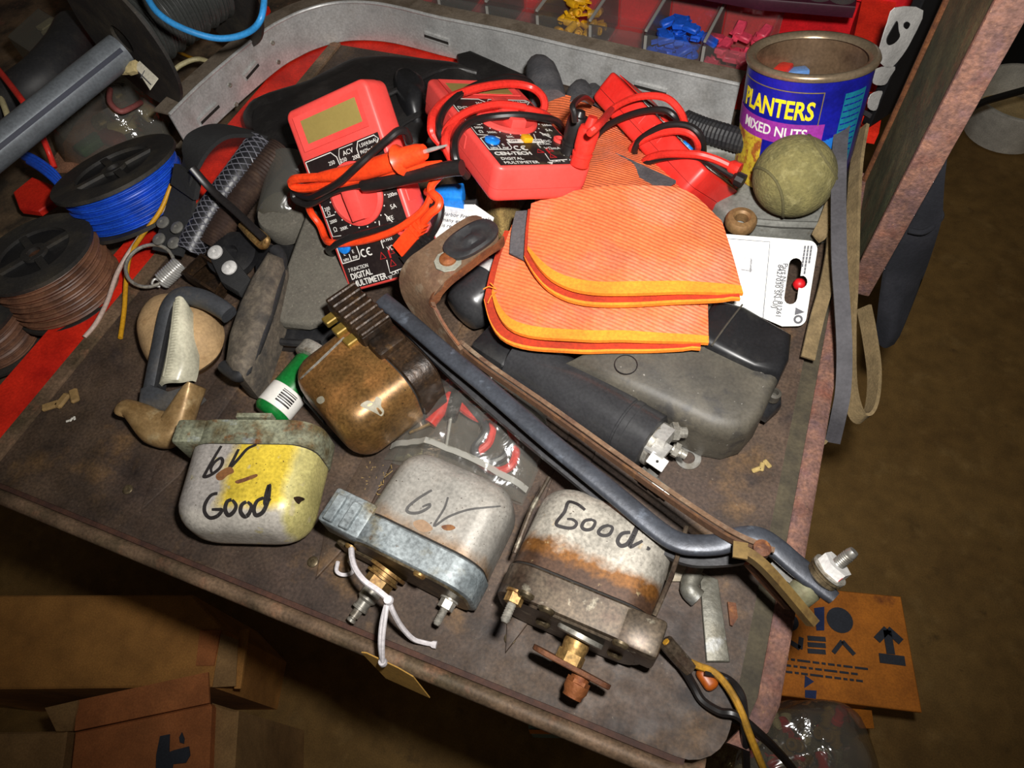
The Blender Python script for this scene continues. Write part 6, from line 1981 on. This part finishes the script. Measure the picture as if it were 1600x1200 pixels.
lb = thing('cardboard_box', 'long tan cardboard box standing on the floor at the lower left', 'box', W(150, 1000, FZ), 'cardboard boxes')
part('box', slab_px([(-120, 930), (300, 929), (352, 985), (330, 1073), (-120, 1078)], -.40, FZ), m_cardb, lb, True)
part('end_flap', MB().prism([W(*q) for q in ((312, 985, -.398), (345, 985, -.398), (334, 1040, -.398), (306, 1040, -.398))], .003), m_cardr, lb, True)
part('tape', MB().prism([W(*q) for q in ((345, 990, -.396), (372, 1000, -.404), (368, 1072, -.404), (332, 1074, -.396))], .0012), m_cardg, lb, True)
part('side_flap', MB().prism([W(*q) for q in ((374, 985, -.41), (388, 982, -.41), (376, 1076, -.41), (366, 1076, -.41))], .004), m_cardb, lb, True)

fb = thing('cardboard_box', 'reddish cardboard box with a printed burner picture at the bottom left', 'box', W(230, 1130, FZ), 'cardboard boxes')
zb = -.375
part('box', slab_px([(116, 1144), (327, 1099), (330, 1104), (322, 1290), (100, 1290)], zb, FZ), m_cardr, fb, True)
part('top_flap', MB().prism([W(*q) for q in ((122, 1094, zb + .006), (325, 1050, zb + .006), (327, 1098, zb + .004), (116, 1142, zb + .004))], .003), m_cardr, fb, True)
part('side_panel', slab_px([(330, 1098), (362, 1108), (372, 1110), (360, 1290), (322, 1290)], zb - .012, FZ), m_cardg, fb, True)
pic = MB()
for ol in ([(250, 1150), (265, 1147), (264, 1175), (272, 1172), (295, 1166), (297, 1180), (290, 1192), (270, 1194), (268, 1215), (243, 1215), (244, 1180)], [(281, 1160), (280, 1152), (284, 1144), (288, 1154), (287, 1162)]):
    pic.prism([W(q[0], q[1], zb + .0045) for q in ol], .0012)
part('burner_print', pic, m_ink, fb, True, 0)

gb_ = thing('cardboard_box', 'greyish cardboard box cut by the bottom left corner', 'box', W(40, 1170, FZ), 'cardboard boxes')
part('box', slab_px([(-140, 1146), (72, 1143), (104, 1142), (84, 1290), (-140, 1290)], -.385, FZ), m_cardg, gb_, True)
part('open_flap', MB().prism([W(*q) for q in ((70, 1106, -.36), (122, 1094, -.36), (112, 1142, -.375), (88, 1143, -.375))], .003), m_cardg, gb_, True)

zo = -.42
ob = thing('printed_carton', 'orange brown carton printed with dots, an up arrow and letters beyond the tray corner', 'carton', W(1310, 1020, FZ), 'cardboard boxes')
m_cardo = mat('orange_cardboard', (214, 128, 38), .8, layers=[((196, 114, 34), 'n', 9, .4, .65), ((150, 84, 36), 'n', 26, .64, .74)], bump=.1)
part('lid', MB().prism([W(*q) for q in ((1130, 905, zo), (1408, 932, zo), (1441, 1113, zo), (1130, 1075, zo))], .006, .001, 1), m_cardo, ob, True)
part('box', slab_px([(1130, 910), (1395, 935), (1410, 1085), (1130, 1060)], zo - .006, FZ), m_cardo, ob, True)
part('inner_flap', MB().prism([W(*q) for q in ((1320, 1106, zo - .03), (1362, 1110, zo - .03), (1366, 1138, zo - .05), (1345, 1138, zo - .05))], .004), m_cardo, ob, True)
g = MB()
zi = zo + .0012


def dot(cx, cy, r):
    g.lathe([(r, 0), (r, .0006), (0, .0006)], 24, T(*W(cx, cy, zi)))


dot(1312, 969, .0140)
dot(1234, 972, .0095)


def bar(pts, w_):
    g.strip([W(q[0], q[1], zi) for q in pts], w_, .0012, normals=[(0, 0, 1)])


bar([(1224, 1012), (1222, 996), (1251, 1012), (1249, 996)], .0040) if False else None
bar([(1222, 1013), (1224, 995)], .0050)
bar([(1224, 996), (1250, 1013)], .0050)
bar([(1250, 1014), (1252, 996)], .0050)
for k in range(3):
    bar([(1262, 997 + k * 10), (1290, 999 + k * 10)], .0050)
bar([(1302, 1020), (1316, 1002)], .0045)
bar([(1316, 1002), (1335, 1023)], .0045)
bar([(1386, 985), (1392, 1022)], .0085)
bar([(1370, 1000), (1386, 983)], .0080)
bar([(1386, 983), (1408, 1003)], .0080)
bar([(1374, 1028), (1414, 1033)], .0100)
part('dark_print', g, m_ink, ob, True, 0)
g = MB()
r3 = random.Random(5)
for row in range(3):
    x = 1200 + row * 2
    while x < 1338 + row * 3:
        l = r3.choice((6, 10, 14, 20))
        y0 = 1026 + row * 10 + (x - 1200) * .125
        bar([(x, y0), (x + l, y0 + l * .125)], .0022)
        x += l + 4
part('small_print', g, m_ink, ob, True, 0)
g = MB()
g.prism([W(*q) for q in ((1258, 1055, zi), (1272, 1065, zi), (1257, 1075, zi))], .0008)
part('blue_triangle', g, m_blueink, ob, True, 0)
g = MB()
g.prism([W(*q) for q in ((1258, 1078, zi), (1276, 1079, zi), (1275, 1092, zi), (1258, 1090, zi))], .0008)
part('blue_square', g, m_blueink, ob, True, 0)
g = MB()
g.prism([W(*q) for q in ((1272, 950, zi), (1288, 948, zi), (1288, 985, zi), (1276, 985, zi))], .0008)
part('blue_bar', g, m_blueink, ob, True, 0)

# clear bag of fittings below the tray corner
cbz = -.30
cg_ = thing('fittings_bag', 'clear glossy bag of small fittings under the tray corner at the bottom', 'bag', W(1240, 1160, FZ))
ol = [(1150, 1130), (1200, 1105), (1275, 1096), (1310, 1110), (1335, 1150), (1350, 1230), (1280, 1290), (1160, 1280), (1120, 1200)]
rr3 = blob(ol, cbz - .05, cbz + .02, 10, .4)
bagf = film('glossy_bag_film', (235, 225, 190), gloss=.30, rough=.12, bump=1.0, bscale=34, haze=.09)
part('film', MB().loft([[Vector((p.x, p.y, FZ + .002)) for p in rr3[0]]] + [[p + Vector((.006 * nz(p, 30, 2), .006 * nz(p, 30, 3), .012 * nz(p, 40, 1))) for p in r] for r in rr3], True, True), bagf, cg_, True, 60)
r4 = random.Random(11)
fcol = [m_whitepaint, m_steel, mat('yellow_fitting', (150, 120, 40), .5), m_redplastic, m_brass]
fn = ['white', 'steel', 'yellow', 'red', 'brass']
tubm = {}
for k, nm in enumerate(fn):
    me = MB().lathe([(.004, 0), (.008, 0), (.008, .006), (.006, .007), (.006, .018), (.008, .019), (.008, .024), (.004, .024)], 14, closed=True).mesh('pipe_fitting', 40)
    me.materials.append(fcol[k])
    tubm[k] = me
for j in range(90):
    k = r4.choice((0, 0, 1, 1, 2, 2, 3, 4))
    o = bpy.data.objects.new('pipe_fitting', tubm[k])
    COL.objects.link(o)
    p = W(r4.uniform(1165, 1315), r4.uniform(1125, 1260), cbz - .075 + .045 * (j / 90))
    o.matrix_world = T(*p) @ Rz(r4.uniform(0, 360)) @ Rx(r4.uniform(40, 120)) @ Matrix.Scale(.7, 4)
    tag(o, '%s pipe fitting inside the clear bag under the tray corner' % fn[k], 'fitting', '%s fittings in the clear bag' % fn[k])

tc_ = thing('teal_carton', 'small pale teal and orange carton on the floor just below the tray edge', 'carton', W(850, 1130, FZ), 'cardboard boxes')
part('carton', slab_px([(822, 1100), (900, 1130), (905, 1142), (826, 1140)], -.50, FZ), mat('pale_teal_card', (130, 150, 140), .7), tc_, True)
part('orange_edge', MB().prism([W(*q) for q in ((826, 1140, -.499), (905, 1142, -.499), (905, 1148, -.505), (828, 1146, -.505))], .003), m_cardo, tc_, True)
tt = MB()
for k in range(3):
    p = W(832 + k * 5, 1126 + k * .5, -.4985)
    tt.box((p.x - .0012, p.y - .003, p.z), (p.x + .0012, p.y + .003, p.z + .0004))
part('print', tt, m_ink, tc_, True, 0)

# white tub with cord far right
tbb = thing('white_tub', 'round white tub with cream contents on the floor at the right edge', 'tub', T(*W(1566, 205, FZ)))
m_tub = mat('white_tub_plastic', (236, 233, 222), .5)
part('tub', MB().lathe([(.060, 0), (.075, .004), (.088, .085), (.091, .087), (.091, .091), (.086, .091), (.074, .010), (0, .009)], 40), m_tub, tbb)
part('contents', MB().lathe([(.0, .030), (.078, .030), (.078, .028), (0, .028)], 36), mat('cream_paste', (226, 196, 140), .6), tbb)
single('power_cable', 'black cable stretched over the white tub to the upright', 'cable', MB().tube([W(1495, 178, -.30), W(1540, 158, -.31), W(1575, 148, -.32), W(1640, 130, -.33), W(1800, 110, -.42), W(2000, 120, -.59)], .0055, 8), m_blackwire)
dkb = thing('dark_crate', 'dark crate at the upper right behind the upright', 'crate', W(1570, 60, FZ))
part('crate', slab_px([(1560, -30), (1700, -20), (1700, 40), (1558, 30)], -.50, FZ), mat('black_crate', (26, 24, 22), .8), dkb, True)  # plain black blocks fill the dark area beyond the tub
part('crate_lid', slab_px([(1570, -70), (1700, -70), (1700, -22), (1566, -32)], -.45, FZ), MATS['black_crate'], dkb, True)
